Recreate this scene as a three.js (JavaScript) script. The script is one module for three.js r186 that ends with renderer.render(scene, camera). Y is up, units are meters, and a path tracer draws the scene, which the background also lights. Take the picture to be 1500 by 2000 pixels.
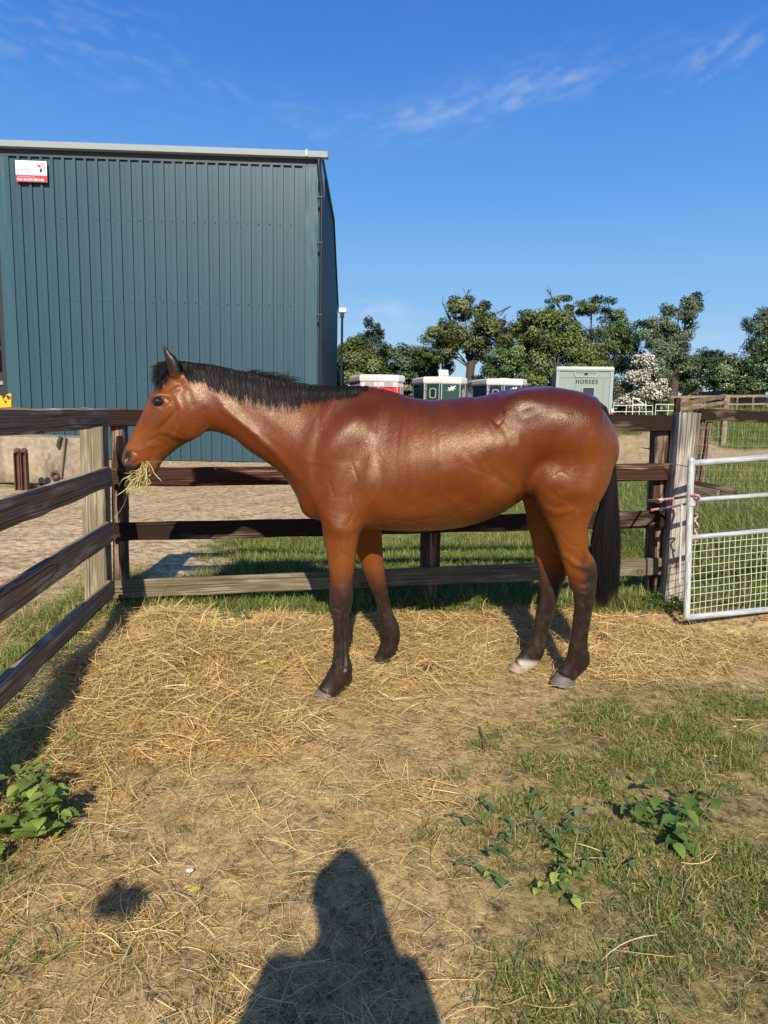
import * as THREE from 'three';
import { mergeGeometries } from 'three/addons/utils/BufferGeometryUtils.js';
import { TextGeometry } from 'three/addons/geometries/TextGeometry.js';
import { RoundedBoxGeometry } from 'three/addons/geometries/RoundedBoxGeometry.js';
import { FontLoader } from 'three/addons/loaders/FontLoader.js';

// ---------------------------------------------------------------- camera, sky, sun, exposure
const scene = new THREE.Scene();
const FPX = 1400, HCAM = 1.45, PITCH = 0.1394, ROLL = 0.02;
const camera = new THREE.PerspectiveCamera(2 * Math.atan(1000 / FPX) * 180 / Math.PI, 0.75, 0.05, 2000);
camera.rotation.set(-PITCH, 0, ROLL, 'YXZ');
camera.position.set(0, HCAM, 0);
camera.updateMatrixWorld(true);
scene.add(camera);
const renderer = new THREE.WebGLRenderer({ antialias: true });
renderer.toneMapping = THREE.LinearToneMapping;
renderer.toneMappingExposure = 1.2;
renderer.shadowMap.enabled = true;

const SUN_EL = 34.3 * Math.PI / 180, SUN_AZ = -2.1 * Math.PI / 180;   // azimuth: which way shadows run, from straight ahead (minus = to the left)
const sunDir = new THREE.Vector3(-Math.sin(SUN_AZ) * Math.cos(SUN_EL), Math.sin(SUN_EL), Math.cos(SUN_AZ) * Math.cos(SUN_EL)); // towards the sun
const sun = new THREE.DirectionalLight(new THREE.Color(1, 0.91, 0.76), 5);
sun.position.copy(sunDir).multiplyScalar(60);
sun.castShadow = true;
sun.shadow.mapSize.set(4096, 4096);
Object.assign(sun.shadow.camera, { left: -45, right: 45, top: 45, bottom: -45, near: 1, far: 220 });
scene.add(sun, sun.target);

// ---------------------------------------------------------------- small maths
let seedState = 12345;
function rnd() { seedState = (seedState + 0x6d2b79f5) | 0; let t = Math.imul(seedState ^ (seedState >>> 15), 1 | seedState); t = (t + Math.imul(t ^ (t >>> 7), 61 | t)) ^ t; return ((t ^ (t >>> 14)) >>> 0) / 4294967296; }
function seed(n) { seedState = n * 7919 + 17; }
const rr = (a, b) => a + (b - a) * rnd();
const clamp = (x, a = 0, b = 1) => x < a ? a : x > b ? b : x;
const lerp = (a, b, t) => a + (b - a) * t;
const sstep = (a, b, x) => { const t = clamp((x - a) / (b - a)); return t * t * (3 - 2 * t); };
function hash2(i, j) { let h = Math.imul(i | 0, 374761393) ^ Math.imul(j | 0, 668265263); h = Math.imul(h ^ (h >>> 13), 1274126177); return ((h ^ (h >>> 16)) >>> 0) / 4294967296; }
function noise2(x, y) {
  const i = Math.floor(x), j = Math.floor(y), fx = x - i, fy = y - j, u = fx * fx * (3 - 2 * fx), v = fy * fy * (3 - 2 * fy);
  return lerp(lerp(hash2(i, j), hash2(i + 1, j), u), lerp(hash2(i, j + 1), hash2(i + 1, j + 1), u), v);
}
function pnoise2(x, y, px, py) { // periodic
  const i = Math.floor(x), j = Math.floor(y), fx = x - i, fy = y - j, u = fx * fx * (3 - 2 * fx), v = fy * fy * (3 - 2 * fy);
  const m = (a, p) => ((a % p) + p) % p;
  return lerp(lerp(hash2(m(i, px), m(j, py)), hash2(m(i + 1, px), m(j, py)), u), lerp(hash2(m(i, px), m(j + 1, py)), hash2(m(i + 1, px), m(j + 1, py)), u), v);
}
const fbm = (x, y, o = 4) => { let s = 0, a = 0.5, n = 0; for (let k = 0; k < o; k++) { s += a * noise2(x, y); n += a; a *= 0.5; x = x * 2.03 + 17.1; y = y * 2.03 + 9.7; } return s / n; };
function interp(stops, t) { // piecewise linear on [[t, v...], ...]
  if (t <= stops[0][0]) return stops[0].slice(1);
  for (let i = 1; i < stops.length; i++) if (t <= stops[i][0]) { const k = (t - stops[i - 1][0]) / (stops[i][0] - stops[i - 1][0]); return stops[i].slice(1).map((v, c) => lerp(stops[i - 1][c + 1], v, k)); }
  return stops[stops.length - 1].slice(1);
}
// where a photograph pixel (1500 x 2000) lies in the place
const V = (x, y, z) => new THREE.Vector3(x, y, z);
function ray(u, v) { return V((u - 750) / FPX, (1000 - v) / FPX, -1).applyQuaternion(camera.quaternion); }
function atZ(u, v, z) { const d = ray(u, v), t = z / d.z; return V(d.x * t, HCAM + d.y * t, z); }
function onY(u, v, y = 0) { const d = ray(u, v), t = (y - HCAM) / d.y; return V(d.x * t, y, d.z * t); }
function onPlane(u, v, p, n) { const d = ray(u, v), t = p.clone().sub(camera.position).dot(n) / d.dot(n); return camera.position.clone().addScaledVector(d, t); }
const invQ = camera.quaternion.clone().invert();
function project(x, y, z) { const p = V(x, y - HCAM, z).applyQuaternion(invQ); return [750 - p.x / p.z * FPX, 1000 + p.y / p.z * FPX, -p.z]; }

// ---------------------------------------------------------------- sky: clear blue with thin cirrus, computed for every direction
{
  const W = 2048, H = 1024, data = new Float32Array(W * H * 4);
  const wisps = []; // [azimuth deg (0 = ahead, + right), elevation deg, half length deg, half width deg, tilt deg, strength]
  const aed = (u, v) => { const d = ray(u, v).normalize(); return [Math.atan2(d.x, -d.z) * 180 / Math.PI, Math.asin(d.y) * 180 / Math.PI]; };
  const wp = (u, v, L, Wd, tilt, s) => { const [a, e] = aed(u, v); wisps.push([a, e, L, Wd, tilt, s]); };
  wp(760, 238, 9, 1.0, 9, 0.34); wp(980, 185, 9, 1.7, 13, 0.34); wp(1140, 150, 6, 1.1, 8, 0.26); wp(880, 200, 6, .8, 12, 0.24);
  wp(1410, 112, 3.2, 1.2, 22, 0.5); wp(1320, 72, 3, .6, 4, 0.25);
  wp(70, 35, 11, 3.6, -12, 0.24); wp(520, 200, 6, 1.0, -12, 0.16);
  wp(735, 606, 4.2, 0.9, 0, 0.55); wp(770, 655, 3, 0.9, 0, 0.4); wp(1405, 660, 1.8, .35, 0, 0.4); wp(730, 640, 5, 1.6, 0, 0.25);
  seed(5); for (let i = 0; i < 26; i++) { const a = rr(40, 320); wisps.push([a > 180 ? a - 360 : a, rr(6, 55), rr(4, 12), rr(0.8, 3), rr(-20, 20), rr(0.12, 0.35)]); }
  const grad = [[0, .60, .75, .87], [3, .47, .68, .88], [8, .27, .54, .88], [16, .13, .375, .83], [24, .068, .25, .73], [30, .05, .195, .64], [50, .028, .12, .42], [90, .018, .08, .29]];
  for (let j = 0; j < H; j++) {
    const el = ((j + 0.5) / H - 0.5) * 180, base = el < 0 ? [0.15, 0.14, 0.11] : interp(grad, el).map((c) => c / 1.2);
    for (let i = 0; i < W; i++) {
      const o = (j * W + i) * 4; let c = 0;
      if (el > 0) {
        const th = ((i + 0.5) / W - 0.5) * 2 * Math.PI; // atan2(z, x)
        let az = Math.atan2(Math.cos(th), -Math.sin(th)) * 180 / Math.PI;
        const ce = Math.cos(el * Math.PI / 180);
        for (const w of wisps) {
          let da = az - w[0]; if (da > 180) da -= 360; if (da < -180) da += 360; da *= ce; const de = el - w[1];
          if (Math.abs(da) > w[2] * 1.6 || Math.abs(de) > w[2] * 1.6) continue;
          const t = w[4] * Math.PI / 180, x = (da * Math.cos(t) + de * Math.sin(t)) / w[2], y = (-da * Math.sin(t) + de * Math.cos(t)) / w[3];
          const q = x * x + y * y * 0.8; if (q > 2.4) continue;
          const wx = da * Math.cos(t) + de * Math.sin(t), wy = -da * Math.sin(t) + de * Math.cos(t), warp = fbm(wx * .5 + w[0], wy * .9, 3) * 2.0;
          const n = fbm(wx * 0.7 + warp + w[0] * 3, wy * 3.4 + warp * 1.5 + w[1], 6);
          c += w[5] * Math.exp(-q * 1.6) * sstep(0.4, 0.85, n) * .62;
        }
        const veil = sstep(0.45, 0.9, fbm(az * 0.05 + 3, el * 0.13 + 1, 4)) * 0.015; c += veil;
      }
      c = Math.min(c, 0.8); const th2 = ((i + 0.5) / W - 0.5) * 2 * Math.PI, er = el * Math.PI / 180, cs = Math.cos(er) * Math.cos(th2) * sunDir.x + Math.sin(er) * sunDir.y + Math.cos(er) * Math.sin(th2) * sunDir.z, ang = Math.acos(clamp(cs, -1, 1)) * 180 / Math.PI, au = el > 0 ? .34 * Math.exp(-ang * ang / 620) : 0; // pale glow added round the unseen sun to warm the shadow fill
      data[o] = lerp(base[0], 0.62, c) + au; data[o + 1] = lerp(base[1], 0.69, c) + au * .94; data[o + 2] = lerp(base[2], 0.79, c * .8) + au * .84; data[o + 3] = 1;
    }
  }
  const sky = new THREE.DataTexture(data, W, H, THREE.RGBAFormat, THREE.FloatType);
  sky.mapping = THREE.EquirectangularReflectionMapping; sky.magFilter = THREE.LinearFilter; sky.minFilter = THREE.LinearFilter; sky.needsUpdate = true;
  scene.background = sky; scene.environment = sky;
}

// ---------------------------------------------------------------- textures
function tex(w, h, fn, srgb = true) {
  const d = new Uint8Array(w * h * 4);
  const enc = srgb ? (c) => { c = clamp(c); return Math.round(255 * (c <= 0.0031308 ? c * 12.92 : 1.055 * Math.pow(c, 1 / 2.4) - 0.055)); } : (c) => Math.round(255 * clamp(c));
  for (let j = 0; j < h; j++) for (let i = 0; i < w; i++) { const c = fn(i / w, j / h, i, j), o = (j * w + i) * 4; d[o] = enc(c[0]); d[o + 1] = enc(c[1]); d[o + 2] = enc(c[2]); d[o + 3] = 255; }
  const t = new THREE.DataTexture(d, w, h); t.wrapS = t.wrapT = THREE.RepeatWrapping; t.magFilter = THREE.LinearFilter; t.minFilter = THREE.LinearMipmapLinearFilter; t.generateMipmaps = true;
  if (srgb) t.colorSpace = THREE.SRGBColorSpace; t.needsUpdate = true; return t;
}
const C = (r, g, b) => new THREE.Color().setRGB(r, g, b);
function mat(r, g, b, rough = 0.8, extra = {}) { return new THREE.MeshStandardMaterial({ color: C(r, g, b), roughness: rough, side: THREE.DoubleSide, ...extra }); }

// weathered timber: u runs along the board (2 m), v round it (0.6 m); dark / mid / worn colours, knots and checks
function woodTex(sd, dark, mid, worn, wornAmount, knots, W = 1024, H = 256) {
  const ks = []; seed(sd); for (let k = 0; k < knots; k++) ks.push([rnd(), rnd(), rr(0.010, 0.022), rnd()]);
  const h = new Float32Array(W * H), cols = new Float32Array(W * H * 3);
  for (let j = 0; j < H; j++) for (let i = 0; i < W; i++) {
    const u = i / W * 2, v = j / H * 0.6; let vv = v, kd = 9, kr = 1;
    for (const k of ks) { let du = u - k[0] * 2, dv = v - k[1] * 0.6; if (Math.abs(du) > 0.3) continue; const q = Math.hypot(du * .55, dv) / k[2]; if (q < kd) { kd = q; kr = k[3]; } vv += dv * 0.9 * Math.exp(-(du * du) / 0.006 - dv * dv / 0.0012) * Math.sign(1); }
    const warp = (pnoise2(u * 3, vv * 20 + sd, 6, 9999) - .5) * 0.006 + (pnoise2(u * 12, vv * 30, 24, 9999) - .5) * .0012;
    const g1 = pnoise2(u * 2 + sd * 3, (vv + warp) * 260, 4, 99999), g2 = pnoise2(u * 10, (vv + warp) * 620, 20, 99999), ring = 0.5 + 0.5 * Math.sin((vv + warp) * 380 + 5 * pnoise2(u * 2, vv * 12, 4, 999));
    const big = pnoise2(u * 3 + 40, v * 14 + sd, 6, 9999) * .6 + pnoise2(u * 9, v * 50 + sd, 18, 9999) * .4;
    const fleck = pnoise2(u * 40, v * 220 + sd, 80, 99999);
    let w = sstep(1 - wornAmount - .16, 1 - wornAmount + .12, big * .75 + g1 * .25) * (0.5 + .5 * sstep(.3, .7, fleck * .5 + g2 * .5));
    let m = clamp(ring * 0.45 + g1 * 0.35 + g2 * 0.3 - .05), crack = sstep(.78, .9, pnoise2(u * 1.5 + 7, (vv + warp) * 150 + sd, 3, 99999)) * .8;
    let kn = kd < 1 ? 1 : kd < 2.2 ? (2.2 - kd) / 1.2 * .35 : 0; if (kn) w *= 1 - kn;
    for (let c = 0; c < 3; c++) {
      let x = lerp(dark[c], mid[c], m); x = lerp(x, worn[c] * (0.75 + .5 * g2), w); x *= 1 - .65 * crack; x = lerp(x, lerp(dark[c] * .6, mid[c] * [1.1, .7, .55][c], kr * (0.5 + .5 * Math.sin(kd * 9))), kn);
      cols[(j * W + i) * 3 + c] = x;
    }
    h[j * W + i] = clamp(0.55 + .25 * (ring - .5) + .3 * (g1 - .5) - .5 * crack + .25 * (g2 - .5) + .12 * w);
  }
  const map = tex(W, H, (a, b, i, j) => { const o = (j * W + i) * 3; return [cols[o], cols[o + 1], cols[o + 2]]; });
  const bump = tex(W, H, (a, b, i, j) => { const x = h[j * W + i]; return [x, x, x]; }, false);
  return new THREE.MeshPhysicalMaterial({ map, bumpMap: bump, bumpScale: 0.005, roughness: 0.9, specularIntensity: .35, side: THREE.DoubleSide });
}
const M = {};
M.railDark = woodTex(11, [.011, .0075, .0055], [.04, .022, .0145], [.23, .15, .108], .28, 8);
M.railRed = woodTex(12, [.022, .010, .007], [.085, .036, .023], [.25, .15, .105], .3, 5);
M.railBrown = woodTex(13, [.12, .078, .048], [.38, .255, .16], [.55, .42, .3], .34, 5);
M.railPale = woodTex(14, [.09, .072, .04], [.2, .165, .1], [.28, .235, .155], .4, 6);
M.postPale = woodTex(15, [.12, .098, .06], [.27, .225, .145], [.36, .31, .21], .4, 3);
M.postGrey = woodTex(16, [.1, .08, .058], [.3, .255, .2], [.46, .42, .36], .5, 2);
M.postBrown = woodTex(17, [.022, .013, .009], [.115, .065, .043], [.34, .235, .17], .42, 3);
M.endGrain = mat(.13, .1, .075, .9);

// ---------------------------------------------------------------- object helpers
const used = new Map();
function numbered(name) { const n = used.get(name) ?? 0; used.set(name, n + 1); return n ? name + '_' + String(n).padStart(3, '0') : name; }
function tag(o, label, category, group, kind) { if (label) o.userData.label = label; if (category) o.userData.category = category; if (group) o.userData.group = group; if (kind) o.userData.kind = kind; return o; }
function thing(name, label, category, pos = [0, 0, 0], group) { const o = new THREE.Group(); o.name = numbered(name); o.position.set(...pos); scene.add(o); return tag(o, label, category, group); }
function part(name, geo, m, parent) { const o = new THREE.Mesh(geo, m); o.name = name; o.castShadow = o.receiveShadow = true; parent.add(o); return o; }
function one(name, geo, m, label, category, group, kind) { const o = part(numbered(name), geo, m, scene); return tag(o, label, category, group, kind); }
const merge = (list) => mergeGeometries(list.map((g) => { let x = g.index ? g.toNonIndexed() : g; for (const k of Object.keys(x.attributes)) if (!['position', 'normal', 'uv'].includes(k)) x.deleteAttribute(k); if (!x.attributes.uv) x.setAttribute('uv', new THREE.BufferAttribute(new Float32Array(x.attributes.position.count * 2), 2)); return x; }));
function geoFrom(pos, idx, uv, col) { const g = new THREE.BufferGeometry(); g.setAttribute('position', new THREE.BufferAttribute(new Float32Array(pos), 3)); if (uv) g.setAttribute('uv', new THREE.BufferAttribute(new Float32Array(uv), 2)); if (col) g.setAttribute('color', new THREE.BufferAttribute(new Float32Array(col), 3)); if (idx) g.setIndex(idx); g.computeVertexNormals(); return g; }
function box(w, h, d, x = 0, y = 0, z = 0, r = 0) { const g = r ? new RoundedBoxGeometry(w, h, d, 1, r) : new THREE.BoxGeometry(w, h, d); g.translate(x, y, z); return g; }
function tube(pts, r, seg = 24, rs = 8, closed = false) { return new THREE.TubeGeometry(new THREE.CatmullRomCurve3(pts.map((p) => p.isVector3 ? p : V(...p)), closed), seg, r, rs, closed); }
function rod(a, b, r, rs = 8, r2 = r) { const d = b.clone().sub(a), g = new THREE.CylinderGeometry(r2, r, d.length(), rs); g.applyQuaternion(new THREE.Quaternion().setFromUnitVectors(V(0, 1, 0), d.clone().normalize())); const m = a.clone().add(b).multiplyScalar(.5); g.translate(m.x, m.y, m.z); return g; }
// a sawn timber from a to b: section wide (along side) x high (along up), chamfered, edges slightly uneven, uv in metres along the grain
function timber(a, b, wide, high, up = V(0, 1, 0), o = {}) {
  const ax = b.clone().sub(a), L = ax.length(); ax.normalize(); const side = ax.clone().cross(up).normalize(), u2 = side.clone().cross(ax).normalize();
  const ch = o.chamfer ?? 0.006, n = Math.max(2, Math.round(L / 0.12)), hw = wide / 2, hh = high / 2, ro = o.uneven ?? 0.003, so = rr(0, 50);
  const ring = [[-hw, -hh + ch], [-hw, hh - ch], [-hw + ch, hh], [hw - ch, hh], [hw, hh - ch], [hw, -hh + ch], [hw - ch, -hh], [-hw + ch, -hh]];
  let per = [0]; for (let k = 0; k < 8; k++) per.push(per[k] + Math.hypot(ring[(k + 1) % 8][0] - ring[k][0], ring[(k + 1) % 8][1] - ring[k][1]));
  const pos = [], uv = [], idx = [], u0 = rr(0, 2), v0 = rr(0, .6);
  for (let i = 0; i <= n; i++) for (let k = 0; k <= 8; k++) {
    const t = i / n, c = ring[k % 8], e1 = (noise2(so + t * L * 5, (k % 8) * 7.3) - .5) * 2 * ro, e2 = (noise2(so + 90 + t * L * 5, (k % 8) * 7.3) - .5) * 2 * ro, bow = o.bow ? o.bow * Math.sin(t * Math.PI) : 0;
    const sc = o.taper ? lerp(1, o.taper, t) : 1;
    const p = a.clone().addScaledVector(ax, t * L).addScaledVector(side, c[0] * sc + e1).addScaledVector(u2, c[1] * sc + e2 + bow);
    pos.push(p.x, p.y, p.z); uv.push((u0 + t * L) / 2, (v0 + per[k]) / .6);
  }
  for (let i = 0; i < n; i++) for (let k = 0; k < 8; k++) { const q = i * 9 + k; idx.push(q, q + 9, q + 1, q + 1, q + 9, q + 10); }
  for (const e of [0, n]) { const b0 = pos.length / 3; for (let k = 0; k < 8; k++) { const q = (e * 9 + k) * 3; pos.push(pos[q], pos[q + 1], pos[q + 2]); uv.push(u0 + ring[k][0] * .05, (v0 + ring[k][1]) / .6); } for (let k = 1; k < 7; k++) e ? idx.push(b0, b0 + k, b0 + k + 1) : idx.push(b0, b0 + k + 1, b0 + k); }
  const g = geoFrom(pos, idx, uv); return creased(g);
}
function creased(g, ang = 0.6) { // hard edges where faces meet sharply
  const x = g.toNonIndexed(), p = x.attributes.position, n = p.count, fn = [], key = (i) => Math.round(p.getX(i) * 5e3) + ',' + Math.round(p.getY(i) * 5e3) + ',' + Math.round(p.getZ(i) * 5e3), at = new Map(), keys = [];
  const A = V(), B = V(), D = V();
  for (let i = 0; i < n; i += 3) { A.fromBufferAttribute(p, i); B.fromBufferAttribute(p, i + 1).sub(A); D.fromBufferAttribute(p, i + 2).sub(A); fn.push(B.clone().cross(D)); for (let k = 0; k < 3; k++) { const s = key(i + k); keys.push(s); if (!at.has(s)) at.set(s, []); at.get(s).push(i / 3); } }
  const un = fn.map((v) => v.clone().normalize()), out = new Float32Array(n * 3), co = Math.cos(ang);
  for (let i = 0; i < n; i++) { const f = (i / 3) | 0, s = V(); for (const q of at.get(keys[i])) if (un[q].dot(un[f]) > co) s.add(fn[q]); s.normalize(); out[i * 3] = s.x; out[i * 3 + 1] = s.y; out[i * 3 + 2] = s.z; }
  x.setAttribute('normal', new THREE.BufferAttribute(out, 3)); return x;
}
// ---------------------------------------------------------------- ground
const pl = (pts, x) => interp(pts, x)[0];
function rise(x, z) { const d = -z - 26, s = d > 6 ? d : d < -6 ? 0 : (d + 6) ** 2 / 24; const e = Math.min(s, 40) + Math.max(0, s - 40) * .02; return .066 * e * sstep(1, 10, x) + .02 * e * sstep(-4, -14, -Math.abs(x)) * 0; }
const GY = .105, bankUp = (x, z) => GY * sstep(.8, .12, z - fenceZ(x));   // the ground steps up a little at the fence
function th(x, z) { return bankUp(x, z) + (fbm(x * .8 + 4, z * .8, 3) - .5) * .03 * sstep(6, 9, -z) + (fbm(x * 3 + 4, z * 3, 3) - .5) * .014 + rise(x, z); }
const trackLow = [[-900, 1250], [240, 1172], [330, 1112], [480, 1062], [640, 1040], [900, 1010], [1030, 985], [1205, 940], [1290, 908], [1430, 905], [2000, 915]];
const trackUp = [[-900, 860], [600, 880], [700, 880], [900, 876], [1200, 868], [1310, 866], [1430, 883], [2000, 892]];
function isTrack(x, z) { // 0..1
  if (z > -2) return x < -2.2 ? 1 : 0; const [u, v] = project(x, GY, z); if (x < -1.95 && z > -5.5) { return sstep(-1.85, -2.4, x + .35 * (fbm(x * 2, z * 2, 3) - .5) + (z > -4.2 ? .75 : 0)); }
  const j = (fbm(x * 1.1 + 30, z * .7, 4) - .5), w = 60 * sstep(900, 1100, v) + 12; return sstep(-.4, .4, (pl(trackLow, u) - v) / w + j * 2.2) * sstep(-.4, .4, (v - pl(trackUp, u)) / 8 + j * 1.6);
}
const fenceZ = (x) => -4.6 - (x + 1.72) * .137, leftX = (z) => -1.74 + (z + 4.6) * .1215;
const inPen = (x, z) => z > fenceZ(x) && x > leftX(z) && x < 4.5;
const hayTop = [[200, 1180], [260, 1186], [400, 1196], [500, 1216], [620, 1222], [760, 1200], [1000, 1192], [1150, 1204], [1250, 1216], [1330, 1232], [1500, 1246]];
const hayLow = [[-200, 1590], [0, 1560], [100, 1530], [300, 1500], [500, 1455], [700, 1385], [900, 1345], [1000, 1330], [1200, 1342], [1350, 1335], [1500, 1290]];
function hayD(x, z) { // how thickly the hay lies, 0..1
  if (!inPen(x, z)) return 0; if (z > -1.2) return .1; const [u, v] = project(x, bankUp(x, z), z), j = fbm(x * 2.3, z * 2.3 + 8, 4) - .5, wd = 34 + 70 * sstep(900, 300, u);
  const d = sstep(-.6, .6, (v - pl(hayTop, u)) / 14 + j * 2.6) * sstep(-.9, .9, (pl(hayLow, u) - v) / wd + j * 2.4);
  const sparse = (.27 + .16 * sstep(.42, .7, fbm(x * 1.7 + 9, z * 1.7, 3)) + .12 * sstep(.5, .7, fbm(x * 6 + 9, z * 6, 3))) * sstep(1040, 820, u + j * 260) * sstep(1200, 1260, v) + .07;
  return Math.max(d * (.62 + .38 * sstep(1050, 500, u)), sparse * sstep(-.6, .6, (v - pl(hayTop, u)) / 14 + j * 2));
}
function hayH(x, z) {
  if (!inPen(x, z) || z > -1.6) return -.05; const [u, v] = project(x, bankUp(x, z), z), d = hayD(x, z), t = sstep(.40, .8, d), up = bankUp(x, z); if (t <= 0) return up - .03;
  const pile = Math.exp(-(((u - 300) / 330) ** 2 + ((v - 1300) / 130) ** 2)), lump = fbm(x * 3.2 + 1, z * 3.2 + 5, 4), ridge = fbm(x * 9, z * 9, 3);
  const feet = 1 - .95 * Math.max(...[[-.27, -3.47], [-.01, -3.99], [.99, -3.73], [.78, -3.9]].map(([a, b]) => Math.exp(-((x - a + .02) ** 2 + (z - b - .04) ** 2) / .05)));
  return up - .03 + t * feet * (1 - .75 * sstep(.75, .15, z - fenceZ(x))) * (.035 + .05 * lump + .02 * ridge + pile * (.06 + .16 * sstep(.35, .7, lump))) * sstep(0, .16, x - leftX(z) + .06) ;
}
const floorY = (x, z) => Math.max(th(x, z), hayH(x, z));
function penGrass(x, z) { // short worn grass in the right of the pen, 0..1
  if (!inPen(x, z)) return 0; const [u, v] = z > -1.1 ? [1200, 2000] : project(x, 0, z), j = fbm(x * 1.6 + 20, z * 1.6, 4) - .5;
  const edge = pl([[1280, 1500], [1340, 1180], [1420, 1010], [1500, 930], [1600, 900], [1750, 930], [1850, 980], [2000, 980]], v); return sstep(-.7, .9, (u - edge) / 150 + j * 3.4) * sstep(1290, 1370, v + j * 100);
}
{
  const axis = (lo, hi, a, b, fine, grow) => { const r = []; let x = a; while (x <= b + 1e-6) { r.push(x); x += fine; } let s = fine; x = b; while (x < hi) { s *= grow; x += s; r.push(Math.min(x, hi)); } s = fine; x = a; const l = []; while (x > lo) { s *= grow; x -= s; l.unshift(Math.max(x, lo)); } return l.concat(r); };
  const X = axis(-350, 350, -2.6, 3.6, .05, 1.07), Z = axis(-420, 14, -7.5, -1.2, .05, 1.06), pos = [], uv = [], col = [], idx = [];
  const dirt = [.41, .295, .14], dirtDark = [.30, .21, .10], yard = [.50, .365, .205], yardPale = [.58, .44, .265], green = [.11, .13, .03], greenPale = [.21, .20, .065], field = [.10, .145, .028];
  const mix = (c, d, t) => { for (let k = 0; k < 3; k++) c[k] = lerp(c[k], d[k], t); };
  for (const z of Z) for (const x of X) {
    pos.push(x, th(x, z), z); uv.push(x, -z); const n = fbm(x * 2.2, z * 2.2, 4), n2 = fbm(x * .35 + 5, z * .35, 4), c = dirt.slice(), d = Math.hypot(x, z);
    if (inPen(x, z)) { mix(c, dirtDark, .6 * sstep(.5, .75, n)); mix(c, green, .45 * penGrass(x, z)); }
    else {
      const t = d < 60 ? isTrack(x, z) : 0, g = field.slice(); mix(g, greenPale, .5 * sstep(.4, .75, n2) * (d < 25 ? 1 : .5)); if (d < 16) mix(g, dirt, .35 * sstep(.5, .7, n));
      c[0] = g[0]; c[1] = g[1]; c[2] = g[2]; const yy = yard.slice(); mix(yy, yardPale, sstep(.45, .7, n2 * .6 + n * .4)); mix(yy, dirtDark, .25 * sstep(.55, .8, fbm(x * .9, z * .9 + 50, 4))); mix(c, yy, t);
    }
    const q = .82 + .36 * fbm(x * 7, z * 7, 3); col.push(c[0] * q, c[1] * q, c[2] * q);
  }
  const nx = X.length; for (let j = 0; j < Z.length - 1; j++) for (let i = 0; i < nx - 1; i++) { const a = j * nx + i; idx.push(a, a + nx, a + 1, a + 1, a + nx, a + nx + 1); }
  const soil = tex(1024, 1024, (a, b) => { let s = .62 + .5 * (pnoise2(a * 24, b * 24, 24, 24) - .5) + .5 * (pnoise2(a * 90, b * 90, 90, 90) - .5) + .5 * (pnoise2(a * 360, b * 360, 360, 360) - .5); const st = pnoise2(a * 150, b * 150, 150, 150); if (st > .86) s += .5 * (st - .86) / .14; return [s * 1.02, s, s * .97]; });
  const soilB = tex(1024, 1024, (a, b) => { const s = .5 * pnoise2(a * 24, b * 24, 24, 24) + .3 * pnoise2(a * 90, b * 90, 90, 90) + .3 * pnoise2(a * 360, b * 360, 360, 360); return [s, s, s]; }, false);
  soil.repeat.set(.7, .7); soilB.repeat.set(.7, .7);
  const gm = new THREE.MeshPhysicalMaterial({ specularIntensity: .2, vertexColors: true, map: soil, bumpMap: soilB, bumpScale: .004, roughness: .96, side: THREE.DoubleSide, color: C(1.35, 1.35, 1.35) });
  one('ground', geoFrom(pos, idx, uv, col), gm, 'trodden earth of the pen, pale dirt yard and green field beyond', 'ground', null, 'structure');
}
// ---------------------------------------------------------------- strands: bent blades gathered in clumps, scattered as copies
function strandClump(n, o) {
  const pos = [], col = [], idx = [];
  for (let k = 0; k < n; k++) {
    const L = rr(...o.len), w = rr(...o.wid), a = rr(0, 6.283), r = Math.sqrt(rnd()) * o.spread, tilt = rr(...o.tilt), bend = rr(-1, 1) * o.bend, bend2 = rr(-1, 1) * o.bend, seg = o.seg, c = o.col(), b0 = pos.length / 3;
    let x = Math.cos(a * 1.7 + k) * r, z = Math.sin(a * 1.7 + k) * r, y = rr(...o.y), dir = a, el = tilt; if (o.flat) { x -= Math.cos(a) * L / 2; z -= Math.sin(a) * L / 2; }
    const tw = rr(-.7, .7);
    for (let s = 0; s <= seg; s++) {
      const t = s / seg, ww = w * .5 * (o.taper ? Math.max(.08, 1 - t * t) : s === 0 || s === seg ? .6 : 1), sx = -Math.sin(dir) * Math.cos(tw) * ww, sz = Math.cos(dir) * Math.cos(tw) * ww, sy = Math.sin(tw) * ww;
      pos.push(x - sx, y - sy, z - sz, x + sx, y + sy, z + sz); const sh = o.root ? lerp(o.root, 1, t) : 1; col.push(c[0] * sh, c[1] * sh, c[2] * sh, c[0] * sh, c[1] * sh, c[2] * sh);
      const l = L / seg; x += Math.cos(dir) * Math.cos(el) * l; z += Math.sin(dir) * Math.cos(el) * l; y += Math.sin(el) * l; dir += bend / seg; el += (o.droop ?? 0) / seg + bend2 * .5 / seg; if (o.flat && y < -.004) { y = -.004; el = Math.abs(el) * .6; }
    }
    for (let s = 0; s < seg; s++) { const q = b0 + s * 2; idx.push(q, q + 2, q + 1, q + 1, q + 2, q + 3); }
  }
  return geoFrom(pos, idx, null, col);
}
const blades = new THREE.MeshPhysicalMaterial({ vertexColors: true, roughness: .6, specularIntensity: .4, side: THREE.DoubleSide });
const straws = new THREE.MeshPhysicalMaterial({ vertexColors: true, roughness: .6, specularIntensity: .4, side: THREE.DoubleSide });
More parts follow.
